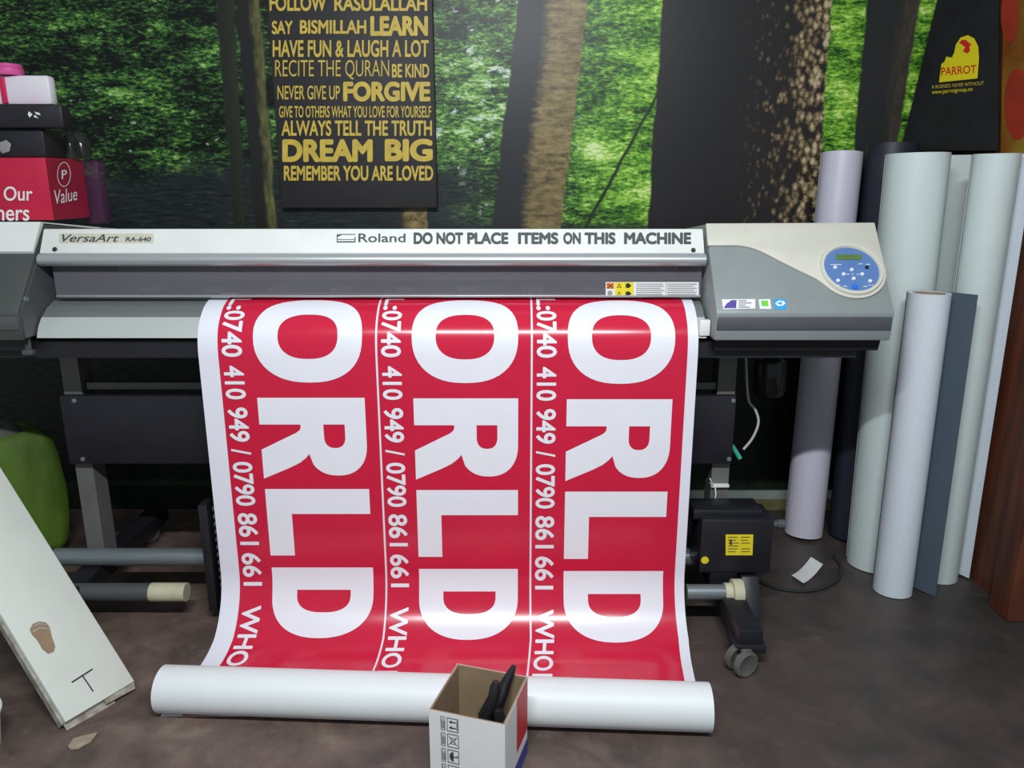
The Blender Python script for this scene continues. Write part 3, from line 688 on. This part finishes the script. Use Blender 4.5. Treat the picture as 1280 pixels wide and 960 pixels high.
for k, (u0, u1) in enumerate(PU):
    mb = MB(); vv = [bp(u, s, .0009) for s in svals for u in (u0, u1)]
    mb.faces_from(vv, [(2 * i, 2 * i + 1, 2 * i + 3, 2 * i + 2) for i in range(len(svals) - 1)], 0)
    pw = u1 - u0
    def put(txt, r0, r1, a, b_, bold, dr=(0, 2, 5)[k]):
        sa, sb = s_at(r0 + dr * (r0 - 350) / 400), s_at(r1 + dr * (r1 - 350) / 400)
        n = max(2, int((sb - sa) / .012)); cuts = [i / n for i in range(1, n)]
        fn = lambda x, y, c=0: bp(u0 + pw * (a + (b_ - a) * y), sa + (sb - sa) * x, .0017 + c)
        if bold is None: letter_fn(mb, txt, fn, 1, n)
        else: text_fn(mb, txt, fn, bold, 1, cuts)
    for ch, r0, r1 in (('O', 376, 478), ('R', 497, 598), ('L', 611, 694), ('D', 709, 798)): put(ch, r0, r1, .225, .918, None)
    for tx, r0, r1 in (('L:', 373, 388), ('0740', 389, 446), ('410', 457, 499), ('949', 509, 552), ('/', 561, 568), ('0790', 577, 632), ('861', 641, 681), ('661', 691, 732), ('WHO', 757, 833), ('L', 837, 850)):
        put(tx, r0, r1, .025, .155, .022)
    mb.build('red_panel', ['red', 'ink_white'], sh, angle=60)
ra, rb = Vector((-.853, 1.642, .0575)), Vector((.465, 1.573, .0575))
ax = (rb - ra).normalized()
mb = MB(); rr = .0555
N = 64; sp_pts = []
side = Vector((0, 0, 1)); fw = ax.cross(side).normalized()
mb.pipe(ra, rb, rr, .040, 64)
ro = mb.build('rolled_end', 'vinyl_back', bn); ro['label'] = 'long white roll of wound banner on the floor'
mb = MB(); mb.pipe(ra + ax * .001, rb - ax * .001, .040, .036, 40); mb.build('core', 'core', ro)

# ------------------------------------------------------------------ sign on the wall
SY = WY - .035
def sg(px, py): return at(px, py, SY)
xl, xr, zb = sg(352, 258).x, sg(546.5, 260).x, sg(450, 260).z
si = root('wall_sign', ((xl + xr) / 2, SY, zb), 'black canvas wall sign with gold motto lettering', 'sign')
mb = MB(); mb.box((xl, SY, zb), (xr, WY - .001, 2.12), .003); mb.build('canvas', 'canvas', si)
mb = MB()
for wd, a, r0, b_, r1, bo in (('FOLLOW', 337, -6, 408, 14, .03), ('RASULALLAH', 418, -5, 534, 14, .03),
    ('SAY', 340, 26, 366, 43, .03), ('BISMILLAH', 375, 25, 458, 42.5, .03), ('LEARN', 463, 20, 535, 45, .05),
    ('HAVE FUN & LAUGH A LOT', 341, 50, 536, 71.5, .025), ('RECITE THE QURAN', 344, 75, 486.5, 99.5, -.004), ('BE KIND', 490, 80, 536.5, 97, .025),
    ('NEVER GIVE UP', 347, 107, 425, 124.5, .01), ('FORGIVE', 429, 102, 538, 127, .05),
    ('GIVE TO OTHERS WHAT YOU LOVE FOR YOURSELF', 349, 132.5, 539, 147, .015), ('ALWAYS TELL THE TRUTH', 352, 150.5, 540, 170, .025),
    ('DREAM', 353, 174, 466, 202.5, .05), ('BIG', 481, 173.5, 541, 202, .05), ('REMEMBER YOU ARE LOVED', 355, 207, 541.5, 226, .03)):
    text_quad(mb, wd, *px_quad(a, r0, b_, r1, sg), bold=bo, lift=.0012)
mb.build('lettering', 'gold', si, smooth=False)

# ------------------------------------------------------------------ rolls leaning in the corner
def media_roll(name, base, topc, r, m_out, label, tail=None, m_tail=None, core=True, rc=.038):
    ax = (topc - base).normalized()
    # rest the lower rim on the floor
    low_ = r * math.sqrt(max(0, 1 - ax.z ** 2)); base = base + Vector((0, 0, low_ + .001)); topc = topc + Vector((0, 0, 0))
    t = root(name, (base.x, base.y, 0), label, 'roll', 'rolls leaning in the corner')
    mb = MB(); mb.pipe(base, topc, r, rc, 56)
    w = mb.build('wound_sheet', m_out, t)
    mb = MB(); mb.pipe(base + ax * .001, topc - ax * .001, rc, rc - .004, 40); mb.build('core', 'core', t)
    if tail:
        L, bend, bot = tail                     # loose edge leaving the back of the roll to the right
        v = Vector((0, 1, 0)); v = (v - ax * v.dot(ax)).normalized(); u = v.cross(ax).normalized()
        path = []
        for a in range(150, 89, -6): path.append((u * math.cos(R(a)) + v * math.sin(R(a))) * (r + .001))
        n = 10
        for i in range(1, n + 1):
            k = L * i / n; path.append(v * (r + .001 - bend * (i / n) ** 2) + u * k)
        d = topc - base
        mb = MB(); mb.sheet([base + ax * .004 + p for p in path], d * .996, .0012)
        f = mb.build('loose_edge', m_tail or m_out, t, angle=60)
    return t
media_roll('vinyl_roll', fl(1004, 668), at(1053, 191, 2.73), .066, 'roll_lilac', 'lilac white vinyl roll leaning behind the printer end, leftmost of the corner rolls', (.072, .0, 0), rc=.055)
media_roll('vinyl_roll', fl(1064, 670), at(1116, 181, 2.70), .080, 'roll_black', 'tall navy black roll leaning against the forest wall between the white rolls', rc=.06)
media_roll('vinyl_roll', fl(1093, 704), at(1148, 192, 2.42), .088, 'roll_mint', 'tall mint white roll with a wide loose edge behind the short roll', (.205, .01, 0), rc=.07)
media_roll('vinyl_roll', fl(1115, 738), at(1162, 366, 2.23), .057, 'roll_white', 'short cool white roll with open core and grey loose edge', (.108, .112, 0), 'roll_grey', rc=.044)
media_roll('vinyl_roll', fl(1171, 720), at(1247, 192, 2.29), .060, 'roll_mint', 'tall white roll rightmost in the corner beside the brown wood', (.088, .09, 0), 'roll_white', rc=.05)

# ------------------------------------------------------------------ black hanging banner and poster in the corner
TL, BL, BR_ = at(1179, -30, 2.815), at(1126, 188, 2.815), atX(1247, 188, 1.475)
n = (BR_ - BL).cross(TL - BL).normalized()
TR_ = on_plane(1249, -30, BL, n)
hb = root('hanging_banner', BL.lerp(BR_, .5), 'black hanging banner with yellow bird emblem in the corner', 'banner')
mb = MB(); mb.prism([BL, BR_, TR_, TL], -n * .004); mb.build('cloth', 'black', hb, smooth=False)
def hbp(px, py): return on_plane(px, py, BL + n * .001, n)
mb = MB()
patch(mb, [hbp(*p) for p in ((1174, 103), (1222, 98), (1224, 72), (1223, 58), (1218, 48), (1210, 44), (1201, 47), (1195, 56), (1193, 66), (1190, 72), (1183, 71), (1181, 77), (1177, 80))], 0, .0008, n)
patch(mb, [hbp(*p) for p in ((1203, 50), (1208, 50), (1212, 54), (1215, 56), (1212, 58), (1213, 64), (1209, 67), (1204, 64), (1207, 59), (1203, 56), (1199, 53))], 1, .0014, n)
text_quad(mb, 'PARROT', hbp(1177, 95), hbp(1221, 91), hbp(1177, 84.5), hbp(1221, 81), lift=.0014, mi=1, bold=.01)
patch(mb, [hbp(*p) for p in ((1174, 103.5), (1222, 98.5), (1222, 100.5), (1174, 105.5))], 2, .0014, n)
text_quad(mb, 'A BUSINESS NEVER WITHOUT', hbp(1165, 111), hbp(1230, 106), hbp(1165, 106.5), hbp(1230, 101.5), lift=.0008, mi=3)
text_quad(mb, 'www.parrotgroup.co', hbp(1165, 119.5), hbp(1216, 115), hbp(1165, 113.5), hbp(1216, 109.5), lift=.0008, mi=0)
mb.build('emblem', ['logo_yellow', 'logo_red', 'black', 'gold'], hb, smooth=False)
po = root('poster', atX(1262, 190, 1.494), 'yellow and red poster on the right wall above the rolls', 'poster')
c = [atX(*p, 1.494) for p in ((1251, 205), (1330, 205), (1345, -40), (1256, -40))]
mb = MB(); mb.prism(c, (-.002, 0, 0)); mb.build('sheet', 'poster', po, smooth=False)
mb = MB()
for ex, ey, rx, ry in ((1272, 130, 17, 45), (1262, 20, 11, 34), (1295, 40, 14, 60)):
    mb.faces_from([atX(ex + rx * math.cos(i * math.pi / 14), ey + ry * math.sin(i * math.pi / 14), 1.491) for i in range(28)], [tuple(range(28))])
mb.build('printed_shapes', 'red_orange', po, smooth=False)

# ------------------------------------------------------------------ boxes stacked on the left end housing
zt = top.z + .008
b0 = at(68, 281, 2.17); tl_ = at(58, 197, 2.17)
bx = root('red_box', (b0.x - .1, 2.3, zt), 'red cardboard box with white handwritten lettering on top of the left end of the printer', 'box')
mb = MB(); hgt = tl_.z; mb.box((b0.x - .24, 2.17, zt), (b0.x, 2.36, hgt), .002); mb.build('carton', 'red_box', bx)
mb = MB(); x = b0.x + .0006; mb.faces_from([(x, 2.172, zt + .002), (x, 2.358, zt + .002), (x, 2.358, hgt - .002), (x, 2.172, hgt - .002)], [(0, 1, 2, 3)]); side_o = mb.build('side_shade_face', 'red_box_shade', bx, smooth=False)
def rf(px, py): return at(px, py, 2.169)
mb = MB(); text_quad(mb, 'Our', *px_quad(5, 233, 41, 251, rf), bold=.012); mb.build('lettering', 'white', bx, smooth=False)
mb = MB(); text_quad(mb, 'ners', *px_quad(-4, 262, 37, 276, rf), bold=.012); mb.build('lettering', 'white', bx, smooth=False)
def rs(px, py): return atX(px, py, b0.x + .001)
mb = MB(); text_quad(mb, 'Value', rs(67, 256), rs(96, 250), rs(67, 238), rs(96, 234), bold=.0)
text_quad(mb, 'P', rs(76.5, 224), rs(83, 223), rs(76.5, 213), rs(83, 212), bold=.01)
n_ = 36; ev = [rs(79.5 + 8.5 * math.cos(2 * math.pi * i / n_), 218 + 15.5 * math.sin(2 * math.pi * i / n_)) + Vector((.001, 0, 0)) for i in range(n_)] + [rs(79.5 + 7.7 * math.cos(2 * math.pi * i / n_), 218 + 14.6 * math.sin(2 * math.pi * i / n_)) + Vector((.001, 0, 0)) for i in range(n_)]
mb.faces_from(ev, [(i, (i + 1) % n_, n_ + (i + 1) % n_, n_ + i) for i in range(n_)]); mb.build('emblem', 'white', bx, smooth=False)
# dark plastic bag beside the box, see-through
pb = at(115, 230, 2.42)
mb = MB(); mb.box((b0.x - .03, 2.38, 1.133), (at(129, 230, 2.40).x, 2.43, at(0, 200, 2.40).z), .010)
tag(center_origin(mb.build('plastic_pouch', 'film')), 'see-through dark purple plastic pouch behind the red box', 'pouch')
# black box with lid on the red box
bt_ = at(66, 160, 2.17).z
g = root('gift_box', (b0.x - .1, 2.27, hgt), 'black lidded box stacked on the red box', 'box')
mb = MB(); mb.box((b0.x - .22, 2.185, hgt + .001), (b0.x - .004, 2.28, bt_), .004); mb.build('body', 'black', g)
lz = at(66, 131, 2.16).z
mb = MB(); mb.box((b0.x - .24, 2.165, bt_), (at(78, 145, 2.165).x, 2.21, lz), .006); ld = mb.build('lid', 'black', g)
mb = MB(); gp = lambda px, py: at(px, py, 2.1645)
for q in (((36, 139), (41, 143), (37, 147), (35, 143)), ((43, 139.5), (49, 141), (51, 144), (46, 143)), ((44, 143.5), (48, 148), (42, 146))): patch(mb, [gp(*p) for p in q], n=NY, lift=.0006)
mb.build('lid_mark', 'white', ld, smooth=False)
mb = MB(); gp2 = lambda px, py: at(px, py, 2.1835)
for ex, ey, rx, ry in ((6, 150, 5, 7), (9, 182, 7, 9)):
    mb.lathe(at(ex, ey + 20, 2.178), [(0, 0), (.014, 0), (.018, .01), (.014, .03), (0, .034)], 14) if False else None
for q in (((0, 178), (8, 175), (14, 180), (12, 189), (3, 192), (0, 188)),): patch(mb, [gp2(*p) for p in q], n=NY, lift=.0006)
mb.build('body_mark', 'greytxt', g, smooth=False)
# two dark glossy bottles beside
for k, (px, ww) in enumerate(((88, .026), (100, .028))):
    p = at(px, 193, 2.325); zz = hgt + .001
    if k: zz = at(0, 198, 2.40).z + .001; p = at(px + 2, 193, 2.405)
    hb_ = (at(px, 166, p.y).z - zz)
    mb = MB(); mb.lathe((p.x, p.y, zz), [(0, 0), (ww, 0), (ww, hb_ * .55), (ww * .8, hb_ * .8), (ww * .4, hb_), (0, hb_)], 24)
    o = mb.build('dark_bottle', 'bottle'); o.location = (0, 0, 0); center_origin(o)
    tag(o, ('squat dark glossy bottle on the red box beside the black box', 'squat dark glossy bottle on the purple plastic pouch')[k], 'bottle', 'dark bottles on the left')
# white wrapped pack with red ribbon and a pink jar
pt_, pw_ = at(66, 95, 2.19), at(72, 130, 2.19)
g = root('wrapped_pack', (b0.x - .1, 2.27, lz), 'white wrapped pack with pink tint and red ribbon on the black box', 'package')
mb = MB(); mb.box((b0.x - .22, 2.170, lz + .001), (pw_.x - .004, 2.205, pt_.z), .009); mb.build('wrapping', 'pinkpale', g)
mb = MB(); r0, r1 = at(6, 120, 2.183), at(13, 120, 2.183); mb.box((r0.x, 2.166, lz + .004), (r1.x, 2.175, pt_.z - .006), .002); mb.build('ribbon', 'ribbon', g)
jc = at(11, 90, 2.19)
g2 = root('pink_jar', (jc.x, 2.19, pt_.z), 'round pink jar with lid on the white wrapped pack', 'jar')
jh = at(11, 80, 2.19).z - pt_.z
mb = MB(); mb.lathe((jc.x, 2.19, pt_.z), [(0, .0005), (.034, .0005), (.036, .006), (.036, jh * .55), (.032, jh * .62), (.0, jh * .62)], 32); mb.build('body', 'pink', g2)
mb = MB(); mb.lathe((jc.x, 2.19, pt_.z + jh * .6), [(.032, 0), (.034, .003), (.034, jh * .32), (.030, jh * .38), (0, jh * .38)], 32); mb.build('lid', 'pink', g2)

# ------------------------------------------------------------------ white carton leaning at the left
A, B = fl(170, 862), fl(84, 914)
e = (B - A); ln = e.length; e.normalize(); hd = Vector((e.y, -e.x, 0))
if hd.x > 0: hd = -hd
best = None
for i in range(100, 800):
    al = R(i / 10); d = hd * math.cos(al) + Vector((0, 0, math.sin(al)))
    # pixel column where the edge from A along d crosses row 580
    for t in (x * .01 for x in range(20, 160)):
        p = A + d * t; q = Vector((p.x, p.y, p.z - H)); zc = q.y * CT - q.z * ST; py = 480 - F * (q.y * ST + q.z * CT) / zc; px = 640 + F * q.x / zc
        er = abs(px - 0) + abs(py - 592)
        if best is None or er < best[0]: best = (er, al, t)
al = best[1]; print('carton tilt', math.degrees(al), best)
d = hd * math.cos(al) + Vector((0, 0, math.sin(al))); nn = d.cross(e).normalized()
if nn.z < 0: nn = -nn
TC = .034; A2 = A + nn * 0; LEN = 1.05
lift = Vector((0, 0, TC * abs(nn.z) * 0))
ct = root('long_carton', (A.x, A.y, 0), 'long white cardboard carton marked T leaning at the left edge', 'carton')
zlow = nn.z * TC
base_pts = [A, A + e * ln, A + e * ln + d * LEN, A + d * LEN]
up = Vector((0, 0, zlow + .001))
def cf(px, py): return on_plane(px, py, A + up, nn)
mb = MB(); mb.prism([p + up - nn * TC for p in base_pts], nn * TC, bev=.003); bd = mb.build('carton_body', 'carton', ct)
mb = MB(); o_ = A + up
for k, (a, b_, ex, th) in enumerate(((.0, .45, .012, .003), (.3, 1, .016, .003), (.02, .98, .008, .006))):   # worn flap edges at the lower end
    q = o_ - nn * (.006 + .010 * k)
    mb.prism([q + e * ln * a, q + e * ln * b_, q + e * ln * b_ - d * ex, q + e * ln * (a + .03) - d * (ex + .004)], -nn * th)
mb.prism([o_ + e * (ln + .001) - nn * .008, o_ + e * (ln + .006) - nn * .010, o_ + e * (ln + .006) - nn * .010 + d * LEN, o_ + e * (ln + .001) - nn * .008 + d * LEN], -nn * (TC - .014))
mb.build('worn_flap', 'worn', ct)
mb = MB()
hole = [(37, 787), (41, 780), (48, 777), (57, 778), (62, 784), (65, 797), (69, 808), (67, 815), (60, 817.5), (53, 812), (46, 800), (40, 794)]
patch(mb, [cf(*p) for p in hole][::-1], 0, .0008, nn)
for q in (((40, 783), (47, 779), (59, 780), (60, 781.5), (48, 781), (41, 785)), ((40.5, 789), (49, 784), (62, 785.5), (62.4, 787), (49.5, 786), (41.5, 791))): patch(mb, [cf(*p) for p in q][::-1], 1, .0014, nn)
s = mb.build('torn_patch', ['kraft', 'worn'], bd, smooth=False); s['label'] = 'torn brown patch in the white face'
mb = MB()
for q in (((89, 852.4), (90, 854), (116, 837.3), (115.4, 835.6)), ((102.2, 845), (103.6, 844.2), (117, 864), (115.6, 865))): patch(mb, [cf(*p) for p in q], 0, .0012, nn)
mb.build('marker_letter', 'black', bd, smooth=False)

# ------------------------------------------------------------------ square box in front with the tool
cb = Vector((-.069, 1.436, 0)); rot = Matrix.Translation(cb) @ Matrix.Rotation(R(-17.0), 4, 'Z'); hw, hh = .082, .197; t = .004
ob = root('open_box', cb, 'open square white carton in front of the banner roll', 'box')
mb = MB()
mb.box((-hw, -hw, .0005), (hw, hw, t), mtx=rot, mi=1)
for a, b_ in (((-hw, -hw), (hw, -hw + t)), ((-hw, hw - t), (hw, hw)), ((-hw, -hw + t), (-hw + t, hw - t)), ((hw - t, -hw + t), (hw, hw - t))):
    mb.box((*a, .0005), (*b_, hh), mtx=rot, mi=1)
mb.build('cardboard', ['kraft', 'kraft'], ob, smooth=False)
mb = MB()
for a, b_ in (((-hw - .0008, -hw - .0008), (hw + .0008, -hw - .0002)), ((-hw - .0008, hw + .0002), (hw + .0008, hw + .0008)), ((-hw - .0008, -hw), (-hw - .0002, hw)), ((hw + .0002, -hw), (hw + .0008, hw))):
    mb.box((*a, .0008), (*b_, hh + .0004), mtx=rot)
mb.build('printed_liner', 'white', ob, smooth=False)
def frontq(x0, z0, x1, z1, lift=.0014): return [rot @ Vector((-hw + x * 2 * hw, -hw - lift, z * hh)) for x, z in ((x0, z0), (x1, z0), (x1, z1), (x0, z1))]
def sideq(y0, z0, y1, z1, lift=.0014): return [rot @ Vector((hw + lift, -hw + y * 2 * hw, z * hh)) for y, z in ((y0, z0), (y1, z0), (y1, z1), (y0, z1))]
mb = MB()
mb.faces_from(frontq(0, 0, 1, .235), [(0, 1, 2, 3)], 0); mb.faces_from(sideq(0, 0, 1, .20), [(0, 1, 2, 3)], 0)
mb.faces_from(sideq(.50, .33, .995, .995), [(0, 1, 2, 3)], 1)
mb.build('colour_blocks', ['blue_print', 'logo_red'], ob, smooth=False)
mb = MB()
FW = -hw - .0016
def fpt(x, z): return rot @ Vector((-hw + x * 2 * hw, FW, z * hh))
def frame(x0, z0, x1, z1, w=.008):
    for q in ((x0, z0, x1, z0 + w), (x0, z1 - w, x1, z1), (x0, z0, x0 + w, z1), (x1 - w, z0, x1, z1)): mb.faces_from([fpt(q[0], q[1]), fpt(q[2], q[1]), fpt(q[2], q[3]), fpt(q[0], q[3])], [(0, 1, 2, 3)])
def line2(x0, z0, x1, z1, w=.008):
    a, b_ = Vector((x0, z0)), Vector((x1, z1)); nrm = (b_ - a).orthogonal().normalized() * w * .5
    mb.faces_from([fpt(*(a + nrm)), fpt(*(b_ + nrm)), fpt(*(b_ - nrm)), fpt(*(a - nrm))], [(0, 1, 2, 3)])
for k in range(4):
    z1 = .955 - k * .195; z0 = z1 - .165
    frame(.24, z0, .395, z1); frame(.155, z0, .215, z1, .006)
    for j in range(4): line2(.168 + j * .012, z0 + .02, .168 + j * .012, z1 - .02 - .03 * (j % 2), .006)
    zc, xc = (z0 + z1) / 2, .3175
    if k == 0:
        line2(.375, z0 + .02, .375, z1 - .02, .012)
        for dz in (-.035, .035):
            line2(.30, zc + dz, .36, zc + dz, .014); mb.faces_from([fpt(.265, zc + dz), fpt(.305, zc + dz - .022), fpt(.305, zc + dz + .022)], [(0, 1, 2)])
    elif k == 1:
        line2(.26, z0 + .03, .375, z1 - .03); line2(.26, z1 - .03, .375, z0 + .03); frame(.285, z0 + .045, .35, z1 - .045, .005)
    elif k == 2:
        mb.faces_from([fpt(.32 - .055 * math.sin(math.pi * i / 10), zc + .06 * math.cos(math.pi * i / 10)) for i in range(11)], [tuple(range(11))]); line2(.32, zc, .375, zc, .012); line2(.372, zc, .372, zc + .025, .012)
    else:
        text_quad(mb, '8', fpt(.29, zc + .03), fpt(.29, zc - .03), fpt(.365, zc + .03), fpt(.365, zc - .03), lift=0, bold=.01)
mb.build('handling_symbols', 'ink_dark', ob, smooth=False)
tl = root('hand_tool', cb + Vector((.045, .0, .006)), 'black plastic tool with two thick handles standing inside the open box', 'tool')
q0 = at(618, 905, 1.45); 
def tp(px, py, Y): return at(px, py, Y)
foot_ = Vector((cb.x + .03, cb.y + .005, .018))
mb = MB(); mb.tube([foot_, tp(606, 893, 1.43), tp(617, 872, 1.435), tp(619, 858, 1.44), tp(621, 852, 1.442)], [.012, .015, .0125, .011, .008], 14); mb.build('handle', 'black', tl)
mb = MB(); mb.tube([foot_ + Vector((.012, .01, 0)), tp(618, 888, 1.455), tp(628, 865, 1.475), tp(634, 850, 1.485), tp(640, 838, 1.49), tp(643, 832, 1.492)], [.010, .017, .014, .011, .008, .005], 14); mb.build('handle', 'black', tl)
mb = MB(); p = tp(623, 893, 1.44); mb.lathe(p, [(0, -.012), (.012, -.012), (.014, 0), (.012, .012), (0, .012)], 18, axis=(.3, -1, .2)); mb.build('pivot', 'black', tl)

# ------------------------------------------------------------------ things on the floor
c = fl(40, 648)
gb = root('fabric_bag', (fl(35, 690).x, fl(35, 690).y, 0), 'lime green fabric bag with grey top slumped behind the leaning carton', 'bag')
bx_, by_ = fl(35, 690).x, fl(35, 690).y
def blob(mb, c, rx, ry, z0, z1, seedv, pw=.55, seg=28, rings=14):
    rnd = random.Random(seedv); ph = [rnd.uniform(0, 6.28) for _ in range(6)]; vv = []
    for j in range(rings + 1):
        t = j / rings; zz = z0 + (z1 - z0) * t; rad = (math.sin(math.pi * (.06 + .88 * t))) ** pw
        for k in range(seg):
            a = 2 * math.pi * k / seg + .5; q = rad * (1 / max(abs(math.cos(a - .9)), abs(math.sin(a - .9))) ** .75) * (1 + .06 * math.sin(3 * a + ph[0] + 2 * t) + .05 * math.sin(5 * a + ph[1] + 5 * t) + .03 * math.sin(9 * a + ph[2] - 7 * t))
            vv.append((c[0] + rx * q * math.cos(a), c[1] + ry * q * math.sin(a), zz + .008 * math.sin(4 * a + ph[3])* t))
    fs = [(j * seg + k, j * seg + (k + 1) % seg, (j + 1) * seg + (k + 1) % seg, (j + 1) * seg + k) for j in range(rings) for k in range(seg)] + [tuple(range(seg))[::-1], tuple(range(rings * seg, (rings + 1) * seg))]
    mb.faces_from(vv, fs)
ztop = at(40, 545, by_ - .1).z
mb = MB(); blob(mb, (bx_, by_), .13, .10, .012, ztop - .01, 3, .16); mb.build('body', 'lime', gb, angle=80)
mb = MB(); blob(mb, (bx_ - .055, by_ - .035), .10, .09, ztop - .075, ztop + .02, 5, .25); mb.build('top_flap', 'greyfab', gb, angle=80)
wc = fl(-47, 940)
g = root('bucket', (wc.x, wc.y, 0), 'pale round bucket just at the bottom left corner', 'bucket')
mb = MB(); mb.lathe((wc.x, wc.y, .001), [(0, 0), (.075, 0), (.085, .09), (.081, .09), (.072, .006), (0, .006)], 36); mb.build('body', 'roll_mint', g)
mb = MB(); mb.lathe((wc.x, wc.y, .084), [(.085, 0), (.089, .002), (.089, .008), (.085, .01), (.080, .009)], 36); mb.build('rim', 'roll_mint', g)
mb = MB(); pts = [(85, 934), (92, 925), (104, 921), (114, 919), (122, 917), (119, 922), (113, 929), (106, 932), (98, 937), (88, 938)]
mb.prism([fl(*p) + Vector((0, 0, .001)) for p in pts], (0, 0, .003)); M['scrap'] = mat('pale_cardboard', (.34, .27, .20), .8, var=.2, scale=25)
tag(center_origin(mb.build('cardboard_scrap', 'scrap', smooth=False)), 'torn brown cardboard scrap on the floor below the leaning carton', 'scrap')
p0_, p1_, w_ = fl(989, 722), fl(1013, 703), fl(1004, 732) - fl(989, 722)
mb = MB(); path = [p0_.lerp(p1_, i / 8) + Vector((0, 0, .003 + .020 * (i / 8 - .35) ** 2 * 2)) for i in range(9)]
mb.sheet(path, w_, .0008); tag(center_origin(mb.build('paper_strip', 'white', angle=80)), 'small curled white paper strip on the dark floor near the rolls', 'paper')
mb = MB(); pts = [(938, 722), (955, 731), (975, 738), (1000, 741), (1025, 738), (1045, 728), (1051, 716), (1049, 706), (1042, 697)]
P = [fl(*p) + Vector((0, 0, .006)) for p in pts]
mb.tube(smooth(P), .0055)
tag(center_origin(mb.build('floor_cable', 'rubber', angle=80)), 'black cable looping over the floor around the white paper strip', 'cable')
